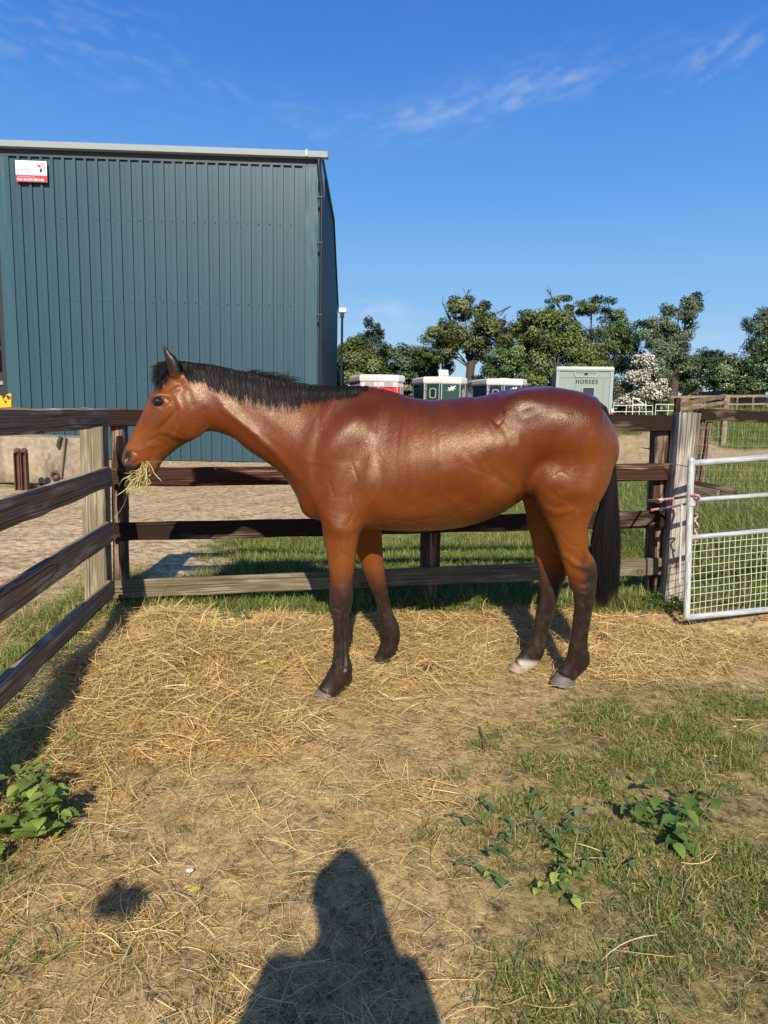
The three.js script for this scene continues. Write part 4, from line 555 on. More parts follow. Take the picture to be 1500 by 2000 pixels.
// ---------------------------------------------------------------- gate post, rope and galvanised gate
{
  seed(61);
  const zp = -5.05, t = atZ(1341, 806, zp), b = atZ(1312, 1165, zp); b.y = -.05;
  one('gate_post', timber(b, t, .145, .14, V(0, 0, 1), { uneven: .005, chamfer: .010 }), M.postGrey, 'thick pale grey split wooden gate post between fence and metal gate', 'gate post');
  const galv = new THREE.MeshStandardMaterial({ map: tex(512, 512, (a, c) => { const n = pnoise2(a * 18, c * 18, 18, 18), m = pnoise2(a * 70, c * 70, 70, 70), s = .6 + .3 * (n - .5) + .25 * (m - .5) - (pnoise2(a * 40 + 3, c * 40, 40, 40) > .76 ? .16 : 0); return [s, s * 1.01, s * 1.0]; }), roughness: .45, metalness: .3, side: THREE.DoubleSide });
  const g = thing('metal_gate', 'galvanised tubular field gate with wire mesh lower panel', 'gate', [0, 0, 0]);
  const z0 = -4.62, z1 = -5.1, hz = (u) => z0 + (u - 1350) / 150 * (-.26), at = (u, v) => atZ(u, v, hz(u));
  const ext = 2.6; // gate goes on beyond the frame
  const R = (ul, vl, ur, vr, rad, name = 'rail') => { const a = at(ul, vl), q = at(ur, vr), e = a.clone().addScaledVector(q.clone().sub(a).normalize(), ext); return part(name, rod(a, e, rad, 14), galv, g); };
  const stile = [at(1350, 899), at(1341, 1207)]; part('stile', rod(stile[0], stile[1], .021, 16), galv, g); const cap = new THREE.SphereGeometry(.021, 14, 8); cap.translate(stile[0].x, stile[0].y, stile[0].z); part('stile_cap', cap, galv, g);
  const top = R(1351, 905, 1500, 893, .021); R(1349, 977, 1500, 966, .015); R(1347, 1050, 1500, 1036, .016); R(1343, 1206, 1500, 1190, .020);
  const col = new THREE.CylinderGeometry(.030, .030, .022, 16); { const p = at(1349, 984); col.translate(p.x, p.y, p.z); part('collar', col, galv, g); }
  const hole = new THREE.CylinderGeometry(.006, .006, .046, 10); hole.rotateX(Math.PI / 2); { const p = at(1364, 904); hole.translate(p.x, p.y, p.z); part('bolt', hole, mat(.02, .02, .02, .6), g); }
  const wire = mat(.62, .64, .44, .5, { metalness: .2 });
  const dirX = at(1500, 1036).sub(at(1347, 1050)).normalize(), tl = at(1347, 1050), bl = at(1343, 1206);
  for (let k = 1; k <= 10; k++) { const q = k / 11, p = tl.clone().lerp(bl, q); part('wire', tube([0, .4, .9, 1.5, 2.1, ext].map((s) => p.clone().addScaledVector(dirX, s).add(V(0, rr(-.004, .004), rr(-.003, .003)))), .0026, 20, 5), wire, g); }
  for (let k = 1; k <= 50; k++) { const s = k * .0505; if (s > ext - .02) break; const a = tl.clone().addScaledVector(dirX, s), q = bl.clone().addScaledVector(dirX, s); part('wire', tube([a, a.clone().lerp(q, .35).add(V(rr(-.006, .006), 0, rr(-.004, .004))), a.clone().lerp(q, .7).add(V(rr(-.006, .006), 0, .003)), q], .0026, 10, 5), wire, g); }
  const rodm = part('latch_bar', rod(at(1331, 984), at(1327, 1140), .007, 8), galv, g);
  // rope tying the gate to the fence
  const stripes = tex(256, 64, (a, c) => { const s = (a * 14 + c * 1) % 1; return s < .5 ? [.55, .17, .17] : [.52, .43, .38]; }); stripes.repeat.set(1, 1);
  const ropeM = new THREE.MeshStandardMaterial({ map: stripes, roughness: .9 });
  const rp = [[1267, 978, -4.973], [1290, 976, -4.450], [1320, 973, -4.844], [1345, 969, -4.615], [1361, 967, -4.574], [1366, 972, -4.588], [1358, 979, -4.633], [1330, 986, -4.881], [1300, 992, -5.000], [1272, 996, -5.046]].map(([u, v, z]) => atZ(u, v, z));
  one('rope', tube(rp, .0085, 90, 8), ropeM, 'red and white rope looped from the gate round the fence post', 'rope');
  const rp2 = [[1356, 1002, -4.643], [1362, 1008, -4.679], [1357, 1015, -4.661], [1362, 1024, -4.643], [1364, 1030, -4.661], [1357, 1034, -4.679], [1362, 1048, -4.661], [1361, 1058, -4.652]].map(([u, v, z]) => atZ(u, v, z));
  one('rope', tube(rp2, .0065, 50, 8), ropeM, 'frayed knotted end of red rope hanging behind the gate edge', 'rope');
  const st = [[1300, 906, -5.046], [1318, 907, -4.982], [1335, 910, -4.863], [1345, 912, -4.633]].map(([u, v, z]) => atZ(u, v, z));
  one('twine', tube(st, .003, 30, 6), mat(.3, .13, .09, .9), 'thin brown twine stretched from fence board to gate top', 'twine');
}
// ---------------------------------------------------------------- black rail and netting fence beyond the gate, broken boards in the grass
{
  seed(62);
  const zb = -8.6, f = thing('netting_fence', 'black-railed field fence with wire netting beyond the metal gate', 'fence', [0, 0, 0]);
  const a = atZ(1367, 809, zb), b0 = atZ(1500, 814.5, zb - .25), b = a.clone().addScaledVector(b0.clone().sub(a), 4);
  part('rail', timber(a, b, .045, .135, V(0, 1, 0), { uneven: .003 }), M.railDark, f);
  const p0 = atZ(1371, 800, zb - .05); part('post', timber(V(p0.x - .06, -.1, p0.z - .05), V(p0.x, p0.y, p0.z - .05), .12, .11, V(0, 0, 1)), M.postBrown, f);
  const p1 = atZ(1384, 820, zb - .1); part('post', timber(V(p1.x - .07, -.1, p1.z), V(p1.x + .01, p1.y - .02, p1.z), .05, .05, V(0, 0, 1)), M.postBrown, f).userData.label = 'thin leaning stake';
  const p3 = b.clone(); part('post', timber(V(p3.x, -.1, p3.z - .06), V(p3.x, p3.y + .05, p3.z - .06), .12, .11, V(0, 0, 1)), M.postBrown, f);
  const dir = b.clone().sub(a); const L = dir.length(); dir.normalize(); const net = [], n0 = a.clone().add(V(0, -.06, .0));
  for (let y = 0; y <= 1.05; y += .1) net.push(rod(n0.clone().add(V(0, -y, 0)), n0.clone().addScaledVector(dir, L).add(V(0, -y, 0)), .0014, 4)); for (let s = .05; s < L; s += .075) net.push(rod(n0.clone().addScaledVector(dir, s), n0.clone().addScaledVector(dir, s).add(V(0, -1.05, 0)), .0014, 4));
  part('wire_netting', merge(net), mat(.4, .4, .33, .6, { metalness: .3 }), f);
  const q = [[[1352, 948], [1436, 966], -7.6, -7.2], [[1352, 958], [1402, 968], -7.4, -7.15]];
  q.forEach(([l, r, z0, z1], i) => one('loose_board', timber(atZ(...l, z0), atZ(...r, z1), .045, .11, V(0, 1, .2)), i ? M.railPale : M.postBrown, i ? 'short pale broken board low in grass behind the gate' : 'long dark broken board lying in grass behind the gate', 'board'));
}
// ---------------------------------------------------------------- bodies: swept sections joined with a smooth minimum, meshed by surface nets
// node: [[au, av], [bu, bv], lateral, halfWidth, k]  (a: top / front edge, b: bottom / back edge, as seen from the side; k narrows the a side)
function sweep(nodes, zPlane, sub = 4, capR = 1) {
  const P = nodes.map((n) => { const z = zPlane + (n[2] || 0), a = atZ(n[0][0], n[0][1], z), b = atZ(n[1][0], n[1][1], z); return [(a.x + b.x) / 2, (a.y + b.y) / 2, z, Math.hypot(a.x - b.x, a.y - b.y) / 2, n[3], n[4] || 0, (a.x - b.x), (a.y - b.y)]; });
  return sweepM(P, sub, capR);
}
function sweepM(P, sub = 4, capR = 1) { // P: [x, y, z, r, w, k, ax, ay]
  const cr = (a, b, c, d, t) => 0.5 * ((2 * b) + (-a + c) * t + (2 * a - 5 * b + 4 * c - d) * t * t + (-a + 3 * b - 3 * c + d) * t * t * t);
  const Q = [];
  for (let i = 0; i < P.length - 1; i++) for (let s = 0; s < sub; s++) { const p = P[Math.max(0, i - 1)], q = P[i], r = P[i + 1], e = P[Math.min(P.length - 1, i + 2)], t = s / sub; Q.push(q.map((_, c) => cr(p[c], q[c], r[c], e[c], t))); }
  Q.push(P[P.length - 1].slice());
  const n = Q.length; let bx = [9, -9, 9, -9, 9, -9];
  for (const q of Q) { const m = Math.max(q[3], q[4]) * 1.15; bx = [Math.min(bx[0], q[0] - m), Math.max(bx[1], q[0] + m), Math.min(bx[2], q[1] - m), Math.max(bx[3], q[1] + m), Math.min(bx[4], q[2] - m), Math.max(bx[5], q[2] + m)]; }
  const f = (x, y, z) => {
    const ox = Math.max(bx[0] - x, 0, x - bx[1]), oy = Math.max(bx[2] - y, 0, y - bx[3]), oz = Math.max(bx[4] - z, 0, z - bx[5]), far = Math.hypot(ox, oy, oz);
    if (far > 0.09) return far;
    let best = 1e9, bi = 0, bt = 0;
    for (let i = 0; i < n - 1; i++) {
      const a = Q[i], b = Q[i + 1], dx = b[0] - a[0], dy = b[1] - a[1], l2 = dx * dx + dy * dy; let t = ((x - a[0]) * dx + (y - a[1]) * dy) / l2;
      t = t < 0 ? 0 : t > 1 ? 1 : t; const ex = x - a[0] - t * dx, ey = y - a[1] - t * dy, d = ex * ex + ey * ey; if (d < best) { best = d; bi = i; bt = t; }
    }
    const a = Q[bi], b = Q[bi + 1], L = (c) => a[c] + (b[c] - a[c]) * bt;
    const dx = b[0] - a[0], dy = b[1] - a[1], l = Math.hypot(dx, dy), tx = dx / l, ty = dy / l, ex = x - L(0), ey = y - L(1), along = ex * tx + ey * ty;
    let n_ = ex * -ty + ey * tx; if (L(6) * -ty + L(7) * tx < 0) n_ = -n_;
    const r = Math.max(L(3), .003), w0 = Math.max(L(4), .003), nn = clamp(n_ / r, -1.2, 1.2), w = w0 * (1 - L(5) * (nn * .5 + .5 * Math.abs(nn) * Math.sign(nn) * (nn > 0 ? 1 : 1))), zz = z - L(2);
    const re = Math.min(r, w) * capR, q2 = n_ * n_ / (r * r) + zz * zz / (w * w) + ((bi === 0 && bt === 0) || (bi === n - 2 && bt === 1) ? along * along / (re * re) : 0), q = Math.sqrt(q2);
    const g = Math.sqrt(n_ * n_ / (r * r * r * r) + zz * zz / (w * w * w * w) + (q2 > 0 && ((bi === 0 && bt === 0) || (bi === n - 2 && bt === 1)) ? along * along / (re * re * re * re) : 0));
    if (g < 1e-6) return -Math.min(r, w);
    return Math.max((q - 1) * q / g, -Math.min(r, w));
  };
  f.Q = Q; return f;
}
function ellipsoid(c, rx, ry, rz, ang = 0) { const ca = Math.cos(ang), sa = Math.sin(ang), m = Math.min(rx, ry, rz); return (x, y, z) => { const dx = x - c.x, dy = y - c.y, dz = z - c.z, a = dx * ca + dy * sa, b = -dx * sa + dy * ca, q = Math.hypot(a / rx, b / ry, dz / rz), g = Math.hypot(a / rx / rx, b / ry / ry, dz / rz / rz); return g < 1e-6 ? -m : Math.max((q - 1) * q / g, -m); }; }
const smin = (a, b, k) => { const h = Math.max(k - Math.abs(a - b), 0) / k; return Math.min(a, b) - h * h * k * 0.25; };
const smax = (a, b, k) => -smin(-a, -b, k);
function surfaceNets(f, lo, hi, h) {
  const nx = Math.ceil((hi[0] - lo[0]) / h) + 1, ny = Math.ceil((hi[1] - lo[1]) / h) + 1, nz = Math.ceil((hi[2] - lo[2]) / h) + 1, F = new Float32Array(nx * ny * nz), B = 8, R = B * h * 1.25, live = [];
  for (let bz = 0; bz < nz; bz += B) for (let by = 0; by < ny; by += B) for (let bx = 0; bx < nx; bx += B) {
    const d = f(lo[0] + (bx + B / 2) * h, lo[1] + (by + B / 2) * h, lo[2] + (bz + B / 2) * h), far = Math.abs(d) > R;
    for (let k = bz; k < Math.min(bz + B, nz); k++) for (let j = by; j < Math.min(by + B, ny); j++) for (let i = bx; i < Math.min(bx + B, nx); i++) F[(k * ny + j) * nx + i] = far ? d : f(lo[0] + i * h, lo[1] + j * h, lo[2] + k * h);
  }
  const id = new Map(), pos = [], idx = [], sx = 1, sy = nx, sz = nx * ny, off = [0, sx, sy, sx + sy, sz, sx + sz, sy + sz, sx + sy + sz];
  const E = [[0, 1], [2, 3], [4, 5], [6, 7], [0, 2], [1, 3], [4, 6], [5, 7], [0, 4], [1, 5], [2, 6], [3, 7]];
  for (let k = 0; k < nz - 1; k++) for (let j = 0; j < ny - 1; j++) for (let i = 0; i < nx - 1; i++) {
    const o = i + j * sy + k * sz; let m = 0; for (let c = 0; c < 8; c++) if (F[o + off[c]] < 0) m |= 1 << c;
    if (m === 0 || m === 255) continue;
    let x = 0, y = 0, z = 0, n = 0;
    for (const [a, b] of E) if (((m >> a) & 1) !== ((m >> b) & 1)) { const fa = F[o + off[a]], fb = F[o + off[b]], t = fa / (fa - fb); x += (a & 1) + t * ((b & 1) - (a & 1)); y += ((a >> 1) & 1) + t * (((b >> 1) & 1) - ((a >> 1) & 1)); z += (a >> 2) + t * ((b >> 2) - (a >> 2)); n++; }
    id.set(o, pos.length / 3); pos.push(lo[0] + (i + x / n) * h, lo[1] + (j + y / n) * h, lo[2] + (k + z / n) * h);
  }
  const quad = (a, b, c, d, flip) => { if (a === undefined || b === undefined || c === undefined || d === undefined) return; flip ? idx.push(a, c, b, a, d, c) : idx.push(a, b, c, a, c, d); };
  for (let k = 1; k < nz - 1; k++) for (let j = 1; j < ny - 1; j++) for (let i = 1; i < nx - 1; i++) {
    const o = i + j * sy + k * sz; if (!id.has(o)) continue; const s = F[o] < 0;
    if (s !== F[o + sx] < 0) quad(id.get(o), id.get(o - sy), id.get(o - sy - sz), id.get(o - sz), s);
    if (s !== F[o + sy] < 0) quad(id.get(o), id.get(o - sz), id.get(o - sx - sz), id.get(o - sx), s);
    if (s !== F[o + sz] < 0) quad(id.get(o), id.get(o - sx), id.get(o - sx - sy), id.get(o - sy), s);
  }
  const g = new THREE.BufferGeometry(); g.setAttribute('position', new THREE.BufferAttribute(new Float32Array(pos), 3)); g.setIndex(idx); g.computeVertexNormals(); return g;
}
function relax(g, times, k = .5) {
  const p = g.attributes.position, n = p.count, ix = g.index.array, nb = Array.from({ length: n }, () => new Set());
  for (let i = 0; i < ix.length; i += 3) for (let a = 0; a < 3; a++) { nb[ix[i + a]].add(ix[i + (a + 1) % 3]); nb[ix[i + a]].add(ix[i + (a + 2) % 3]); }
  for (let t = 0; t < times; t++) for (const s of [k, -k * 1.04]) { const q = p.array.slice(); for (let i = 0; i < n; i++) { let x = 0, y = 0, z = 0; for (const j of nb[i]) { x += q[j * 3]; y += q[j * 3 + 1]; z += q[j * 3 + 2]; } const m = nb[i].size || 1; p.array[i * 3] += s * (x / m - q[i * 3]); p.array[i * 3 + 1] += s * (y / m - q[i * 3 + 1]); p.array[i * 3 + 2] += s * (z / m - q[i * 3 + 2]); } }
  g.computeVertexNormals();
}

// ---------------------------------------------------------------- the horse
const HZ = -3.76;  // its middle plane
const H = {};
{
  const S = (n, s, c) => sweep(n, HZ, s, c);
  H.trunk = S([
    [[640, 792], [606, 985], 0, .125, .1], [[672, 766], [622, 1014], 0, .175, .25], [[706, 756], [660, 1031], 0, .205, .42], [[745, 759], [715, 1034], 0, .235, .42],
    [[792, 775], [780, 1036], 0, .275, .2], [[850, 781], [850, 1035], 0, .30, .06], [[908, 773], [913, 1022], 0, .30, .02], [[960, 763], [965, 992], 0, .285, .0],
    [[1008, 757], [1014, 946], 0, .262, -.02], [[1058, 755], [1060, 925], 0, .258, .0], [[1108, 763], [1103, 945], 0, .25, .06], [[1150, 780], [1143, 955], 0, .205, .12], [[1180, 815], [1172, 915], 0, .125, .15]], 4, .5);
  H.neck = S([
    [[352, 716], [400, 836], 0, .072, .25], [[402, 719], [408, 842], 0, .075, .3], [[452, 729], [428, 845], 0, .08, .35], [[507, 742], [457, 857], 0, .085, .4], [[553, 752], [492, 885], 0, .098, .45],
    [[603, 757], [534, 914], 0, .118, .5], [[655, 760], [566, 945], 0, .145, .5], [[700, 775], [590, 968], 0, .165, .45], [[745, 800], [630, 990], 0, .18, .4]], 4, .6);
  H.head = S([
    [[338, 716], [392, 770], 0, .062, 0], [[315, 738], [404, 810], 0, .078, -.05], [[303, 755], [402, 836], 0, .087, -.1], [[291, 773], [386, 853], 0, .088, -.14], [[282, 797], [362, 866], 0, .08, -.08],
    [[272, 820], [342, 879], 0, .066, .0], [[262, 838], [327, 892], 0, .056, .0], [[251, 857], [312, 901], 0, .052, 0], [[243, 873], [296, 905], 0, .052, 0], [[239, 889], [284, 906], 0, .053, 0], [[241, 905], [277, 912], 0, .048, 0], [[248, 918], [270, 922], 0, .036, 0]], 4, .8);
  H.chin = S([[[306, 876], [322, 884], 0, .03, 0], [[296, 888], [317, 900], 0, .035, 0], [[284, 905], [310, 914], 0, .037, 0], [[284, 918], [303, 927], 0, .032, 0]], 3, .9);
  const ZF = .21, ZFF = -.21, ZHI = .13;
  H.nearFore = S([
    [[632, 930], [735, 905], .11, .055, 0], [[626, 985], [728, 965], .155, .082, 0], [[627, 1020], [712, 1012], .18, .085, 0], [[631, 1048], [702, 1046], .19, .07, 0], [[638, 1080], [696, 1080], .2, .058, 0], [[642, 1110], [692, 1112], .21, .05, 0],
    [[645, 1136], [689, 1138], .22, .044, 0], [[643, 1162], [690, 1166], .225, .049, 0], [[645, 1184], [686, 1188], .23, .045, 0], [[651, 1210], [681, 1211], .235, .034, 0], [[652, 1245], [682, 1246], .24, .031, 0],
    [[650, 1280], [682, 1282], .25, .033, 0], [[645, 1304], [689, 1308], .255, .041, 0], [[638, 1320], [682, 1326], .26, .038, 0], [[629, 1334], [668, 1342], .265, .037, 0], [[621, 1345], [662, 1358], .27, .043, 0]], 3, .3);
  H.farFore = S([
    [[640, 940], [735, 930], -.13, .085, 0], [[660, 990], [748, 985], -.16, .085, 0], [[676, 1030], [746, 1028], -.18, .07, 0], [[690, 1062], [747, 1060], -.19, .058, 0], [[703, 1096], [749, 1092], -.2, .05, 0], [[712, 1120], [752, 1116], -.2, .046, 0],
    [[722, 1144], [755, 1138], -.2, .045, 0], [[731, 1166], [759, 1160], -.21, .042, 0], [[738, 1190], [764, 1185], -.215, .034, 0], [[742, 1208], [770, 1203], -.22, .036, 0], [[745, 1228], [780, 1226], -.22, .042, 0],
    [[744, 1248], [781, 1250], -.225, .04, 0], [[740, 1266], [772, 1268], -.225, .034, 0], [[735, 1278], [764, 1282], -.23, .036, 0], [[729, 1287], [759, 1297], -.23, .042, 0]], 3, .3);
  H.nearHind = S([
    [[1060, 850], [1170, 862], .08, .09, 0], [[1040, 915], [1186, 905], .115, .13, 0], [[1038, 955], [1184, 940], .135, .13, 0], [[1048, 984], [1172, 972], .14, .112, 0], [[1064, 1012], [1158, 1003], .142, .09, 0], [[1080, 1037], [1149, 1034], .14, .073, 0],
    [[1089, 1064], [1149, 1062], .135, .058, 0], [[1096, 1088], [1151, 1082], .13, .046, 0], [[1104, 1112], [1165, 1105], .122, .042, 0], [[1111, 1130], [1167, 1127], .118, .044, 0], [[1118, 1154], [1164, 1150], .112, .044, 0],
    [[1122, 1181], [1159, 1180], .105, .036, 0], [[1119, 1209], [1154, 1209], .10, .032, 0], [[1116, 1238], [1149, 1238], .095, .031, 0], [[1110, 1266], [1148, 1266], .088, .036, 0], [[1105, 1288], [1152, 1290], .08, .041, 0],
    [[1097, 1303], [1137, 1308], .075, .037, 0], [[1088, 1314], [1125, 1323], .072, .04, 0]], 3, .3);
  H.farHind = S([
    [[1030, 850], [1175, 862], -.10, .12, 0], [[1014, 915], [1175, 905], -.12, .13, 0], [[1011, 960], [1165, 945], -.135, .12, 0], [[1021, 988], [1148, 980], -.14, .11, 0], [[1029, 1020], [1132, 1014], -.14, .09, 0], [[1037, 1051], [1122, 1048], -.14, .07, 0],
    [[1044, 1078], [1114, 1080], -.14, .058, 0], [[1050, 1106], [1113, 1106], -.14, .047, 0], [[1053, 1130], [1099, 1142], -.14, .044, 0], [[1055, 1152], [1093, 1160], -.14, .043, 0], [[1053, 1172], [1087, 1180], -.14, .038, 0], [[1048, 1188], [1082, 1196], -.14, .034, 0],
    [[1044, 1211], [1076, 1217], -.14, .031, 0], [[1038, 1238], [1068, 1242], -.14, .033, 0], [[1030, 1261], [1065, 1266], -.14, .039, 0], [[1019, 1278], [1056, 1288], -.14, .038, 0], [[1008, 1288], [1042, 1300], -.14, .039, 0], [[1002, 1294], [1034, 1304], -.14, .041, 0]], 3, .3);
  const ear = (dz, du) => S([[[333 + du, 738], [352 + du, 726], dz, .022, 0], [[328 + du, 722], [352 + du, 712], dz, .024, 0], [[324 + du, 706], [344 + du, 698], dz * 1.1, .02, 0], [[322 + du, 692], [333 + du, 688], dz * 1.15, .012, 0], [[319.5 + du, 676], [323 + du, 675], dz * 1.1, .004, 0]], 3, .8);
  H.earN = ear(.052, 0); H.earF = ear(-.052, -2);
  H.dock = S([[[1136, 770], [1134, 788], 0, .035, 0], [[1162, 783], [1152, 800], 0, .038, 0], [[1182, 801], [1168, 815], 0, .038, 0], [[1192, 824], [1176, 832], 0, .034, 0], [[1197, 862], [1182, 864], 0, .026, 0]], 3, .8);
  const E = (u, v, z, rx, ry, rz, ang) => ellipsoid(atZ(u, v, HZ + z), rx, ry, rz, ang);
  const both = (u, v, z, rx, ry, rz, ang) => { const a = E(u, v, z, rx, ry, rz, ang), b = E(u, v, -z, rx, ry, rz, ang); return (x, y, q) => q > HZ ? a(x, y, q) : b(x, y, q); };
  const mus = [
    [both(668, 872, .125, .19, .085, .085, .95), .09],       // shoulder blade
    [both(682, 962, .15, .15, .12, .075, .5), .08],         // triceps
    [both(620, 970, .085, .082, .115, .085, -.3), .10],          // breast
    [both(1085, 830, .13, .24, .16, .115, -.1), .08],        // gluteal
    [both(1134, 875, .10, .155, .225, .122, .12), .10],       // ham
    [both(1078, 950, .165, .075, .105, .07, .5), .045],        // stifle
    [both(1022, 800, .165, .09, .07, .06, 0), .08],          // point of hip
  ];
  const jowl = both(366, 815, .055, .115, .115, .03, 0), eyeBrow = both(309, 776, .073, .038, .024, .016, .2), nos = both(248, 893, .05, .017, .031, .022, -.3), eyeHole = both(308, 784, .094, .030, .021, .019, -.1), mouth = (x, y, z) => 1;
  const mouthCut = E(281, 916, 0, .006, .030, .2, -.55);
  const crest = (x, y, z) => 1;
  H.f = (x, y, z) => {
    let d = H.trunk(x, y, z);
    for (const [m, k] of mus) { const b = m(x, y, z); if (b < .12) d = smin(d, b, k); }
    d = smin(d, H.neck(x, y, z), .075);
    let hd = smin(H.head(x, y, z), H.chin(x, y, z), .012); hd = smin(hd, jowl(x, y, z), .035); hd = smin(hd, eyeBrow(x, y, z), .02);
    if (hd < .1) { hd = smax(hd, -nos(x, y, z), .012); hd = smax(hd, -eyeHole(x, y, z), .008); hd = smax(hd, -mouthCut(x, y, z), .01); }
    d = smin(d, hd, .03); d = smin(d, Math.min(H.earN(x, y, z), H.earF(x, y, z)), .015);
    d = smin(d, H.nearFore(x, y, z), .05); d = smin(d, H.farFore(x, y, z), .05);
    d = smin(d, H.nearHind(x, y, z), .055); d = smin(d, H.farHind(x, y, z), .035); d = smin(d, H.dock(x, y, z), .025);
    return d;
  };
}
function buildHorse() {
  const lo = atZ(226, 1380, HZ), hi = atZ(1220, 660, HZ);
  const g = surfaceNets(H.f, [lo.x - .05, -0.02, HZ - .42], [hi.x + .08, hi.y + .06, HZ + .42], 0.0065);
  relax(g, 3);
  // ---- sculpting: strokes of muscle, groove, bone and vein, pushed along the surface
  const P2 = (u, v) => { const p = atZ(u, v, HZ + .16); return [p.x, p.y]; };
  const strokes = [];
  const st = (pts, sig, amp, zmin = .02, near = 0) => strokes.push({ p: pts.map((q) => P2(...q)), sig, amp, zmin, near });
  st([[735, 780], [700, 830], [662, 890], [636, 945]], .030, 0.0050);              // spine of the shoulder blade
  st([[728, 850], [722, 920], [716, 985], [718, 1020]], .026, -0.0065);            // behind the shoulder
  st([[632, 990], [650, 1022], [680, 1034], [708, 1018]], .016, -0.0043);          // elbow crease
  st([[700, 880], [684, 935], [672, 990]], .035, 0.0058);                         // triceps bulge
  st([[668, 915], [646, 960], [640, 1000]], .018, -0.0029);                        // front of triceps
  st([[600, 900], [608, 950], [625, 1005]], .018, -0.0058);
  st([[430, 800], [480, 838], [535, 885], [585, 935]], .013, -0.0072);             // jugular groove
  st([[408, 745], [455, 790], [510, 830], [560, 870]], .03, 0.0043);
  st([[415, 770], [455, 815], [495, 845]], .016, -0.0043);
  st([[645, 775], [622, 830], [600, 885]], .026, -0.0058);                          // front of the shoulder blade
  st([[985, 960], [962, 925], [948, 895]], .022, 0.0058);                          // flank fold
  st([[1010, 955], [1012, 900], [1002, 845]], .024, -0.0115);                      // hollow of the flank
  st([[960, 862], [990, 868]], .04, -0.0072);
  st([[1022, 795], [1030, 815]], .03, 0.0058);                                     // point of hip
  st([[1098, 815], [1112, 870], [1106, 930], [1096, 975]], .02, -0.0029);
  st([[1150, 850], [1158, 900], [1140, 960], [1122, 1000]], .018, -0.0050);        // ham groove
  st([[1052, 985], [1080, 1000], [1110, 990]], .012, -0.0058);                     // above the gaskin
  st([[1064, 968], [1078, 952]], .022, 0.0072);
  for (let k = 0; k < 7; k++) st([[778 + k * 26, 850 + k * 2], [772 + k * 27, 910], [776 + k * 27, 965]], .010, k % 2 ? -.0010 : .0006);
  st([[735, 990], [800, 1005], [870, 990], [950, 940]], .022, -0.0022);            // edge of the breast muscle
  st([[940, 900], [972, 935], [1000, 952]], .012, 0.0043);
  st([[958, 800], [966, 790], [976, 800], [976, 820], [967, 830], [958, 818], [957, 800]], .006, 0.0022); st([[970, 828], [980, 842], [988, 862]], .008, 0.0020); // whorl of hair before the hip
  st([[905, 880], [925, 905], [950, 930]], .012, 0.0022); st([[890, 900], [905, 935], [930, 960]], .014, 0.0018); st([[735, 880], [745, 920], [748, 960]], .016, 0.0022);
  // head
  st([[296, 842], [316, 826], [338, 800]], .007, .0065); st([[318, 770], [336, 758], [350, 752]], .009, -.005); st([[330, 742], [342, 750], [348, 762]], .008, .004); st([[392, 800], [396, 830], [378, 852]], .010, .004); st([[268, 850], [282, 835], [292, 815]], .012, -.003); st([[256, 872], [268, 858]], .014, .003);                          // facial crest
  st([[296, 842], [318, 846], [338, 852]], .007, -.004);
  st([[336, 775], [346, 800], [344, 832], [330, 856]], .009, -.0055);             // front edge of the jowl
  st([[320, 792], [308, 815], [300, 832]], .009, -.006);
  st([[296, 790], [308, 795], [320, 787]], .0045, .004); st([[296, 779], [308, 774], [321, 782]], .005, .005);
  st([[283, 902], [296, 886], [312, 878]], .008, -.003);
  st([[244, 884], [254, 888], [256, 902], [248, 908]], .005, .005);              // rim of the nostril
  st([[345, 745], [360, 765], [368, 790]], .01, .003);
  st([[276, 862], [292, 858], [305, 866]], .006, .003); st([[262, 880], [280, 872], [300, 872]], .008, -.003);
  // legs: tendons, knee and hock bones
  st([[672, 1195], [676, 1240], [676, 1290]], .0055, 0.0068, .0); st([[666, 1195], [668, 1240], [668, 1290]], .004, -0.0051, .0);
  st([[660, 1150], [668, 1172], [662, 1192]], .012, 0.0051, .0); st([[650, 1180], [664, 1186]], .005, -0.0051, .0);
  st([[1140, 1185], [1138, 1230], [1136, 1275]], .0055, -0.0068, .0); st([[1150, 1185], [1148, 1230], [1146, 1275]], .005, 0.0051, .0);
  st([[1104, 1085], [1124, 1102], [1150, 1112]], .010, -0.0102, .0); st([[1122, 1135], [1140, 1142], [1156, 1135]], .012, 0.0068, .0); st([[1126, 1158], [1150, 1162]], .006, -0.0051, .0);
  // veins
  const vein = (p, a = .0019) => st(p, .0038, a, .02);
  vein([[740, 1018], [775, 1012], [800, 1016], [838, 1008], [868, 1012], [905, 990], [935, 975]], .0013); vein([[800, 1016], [822, 1024], [850, 1022]]);
  vein([[690, 905], [700, 935], [688, 962], [694, 990], [684, 1015]]); vein([[645, 940], [655, 965], [648, 990]]); vein([[662, 1040], [668, 1070], [655, 1095], [660, 1120]]); vein([[668, 1070], [686, 1085], [684, 1110]]);
  vein([[1072, 958], [1082, 970], [1098, 972], [1108, 985], [1126, 990]]); vein([[1092, 1040], [1110, 1062], [1128, 1066], [1140, 1090]]); vein([[1110, 1062], [1108, 1090], [1118, 1115]]); vein([[1076, 925], [1088, 918], [1098, 925]]);
  vein([[278, 866], [296, 852], [312, 856], [330, 842], [346, 852]]); vein([[296, 852], [304, 842]]); vein([[905, 905], [930, 915], [955, 925], [975, 940]], .0016);
  const pos = g.attributes.position, nor = g.attributes.normal, N = pos.count;
  const boxes = strokes.map((s) => { const xs = s.p.map((q) => q[0]), ys = s.p.map((q) => q[1]), m = s.sig * 3; return [Math.min(...xs) - m, Math.max(...xs) + m, Math.min(...ys) - m, Math.max(...ys) + m]; });
  const off = new Float32Array(N);
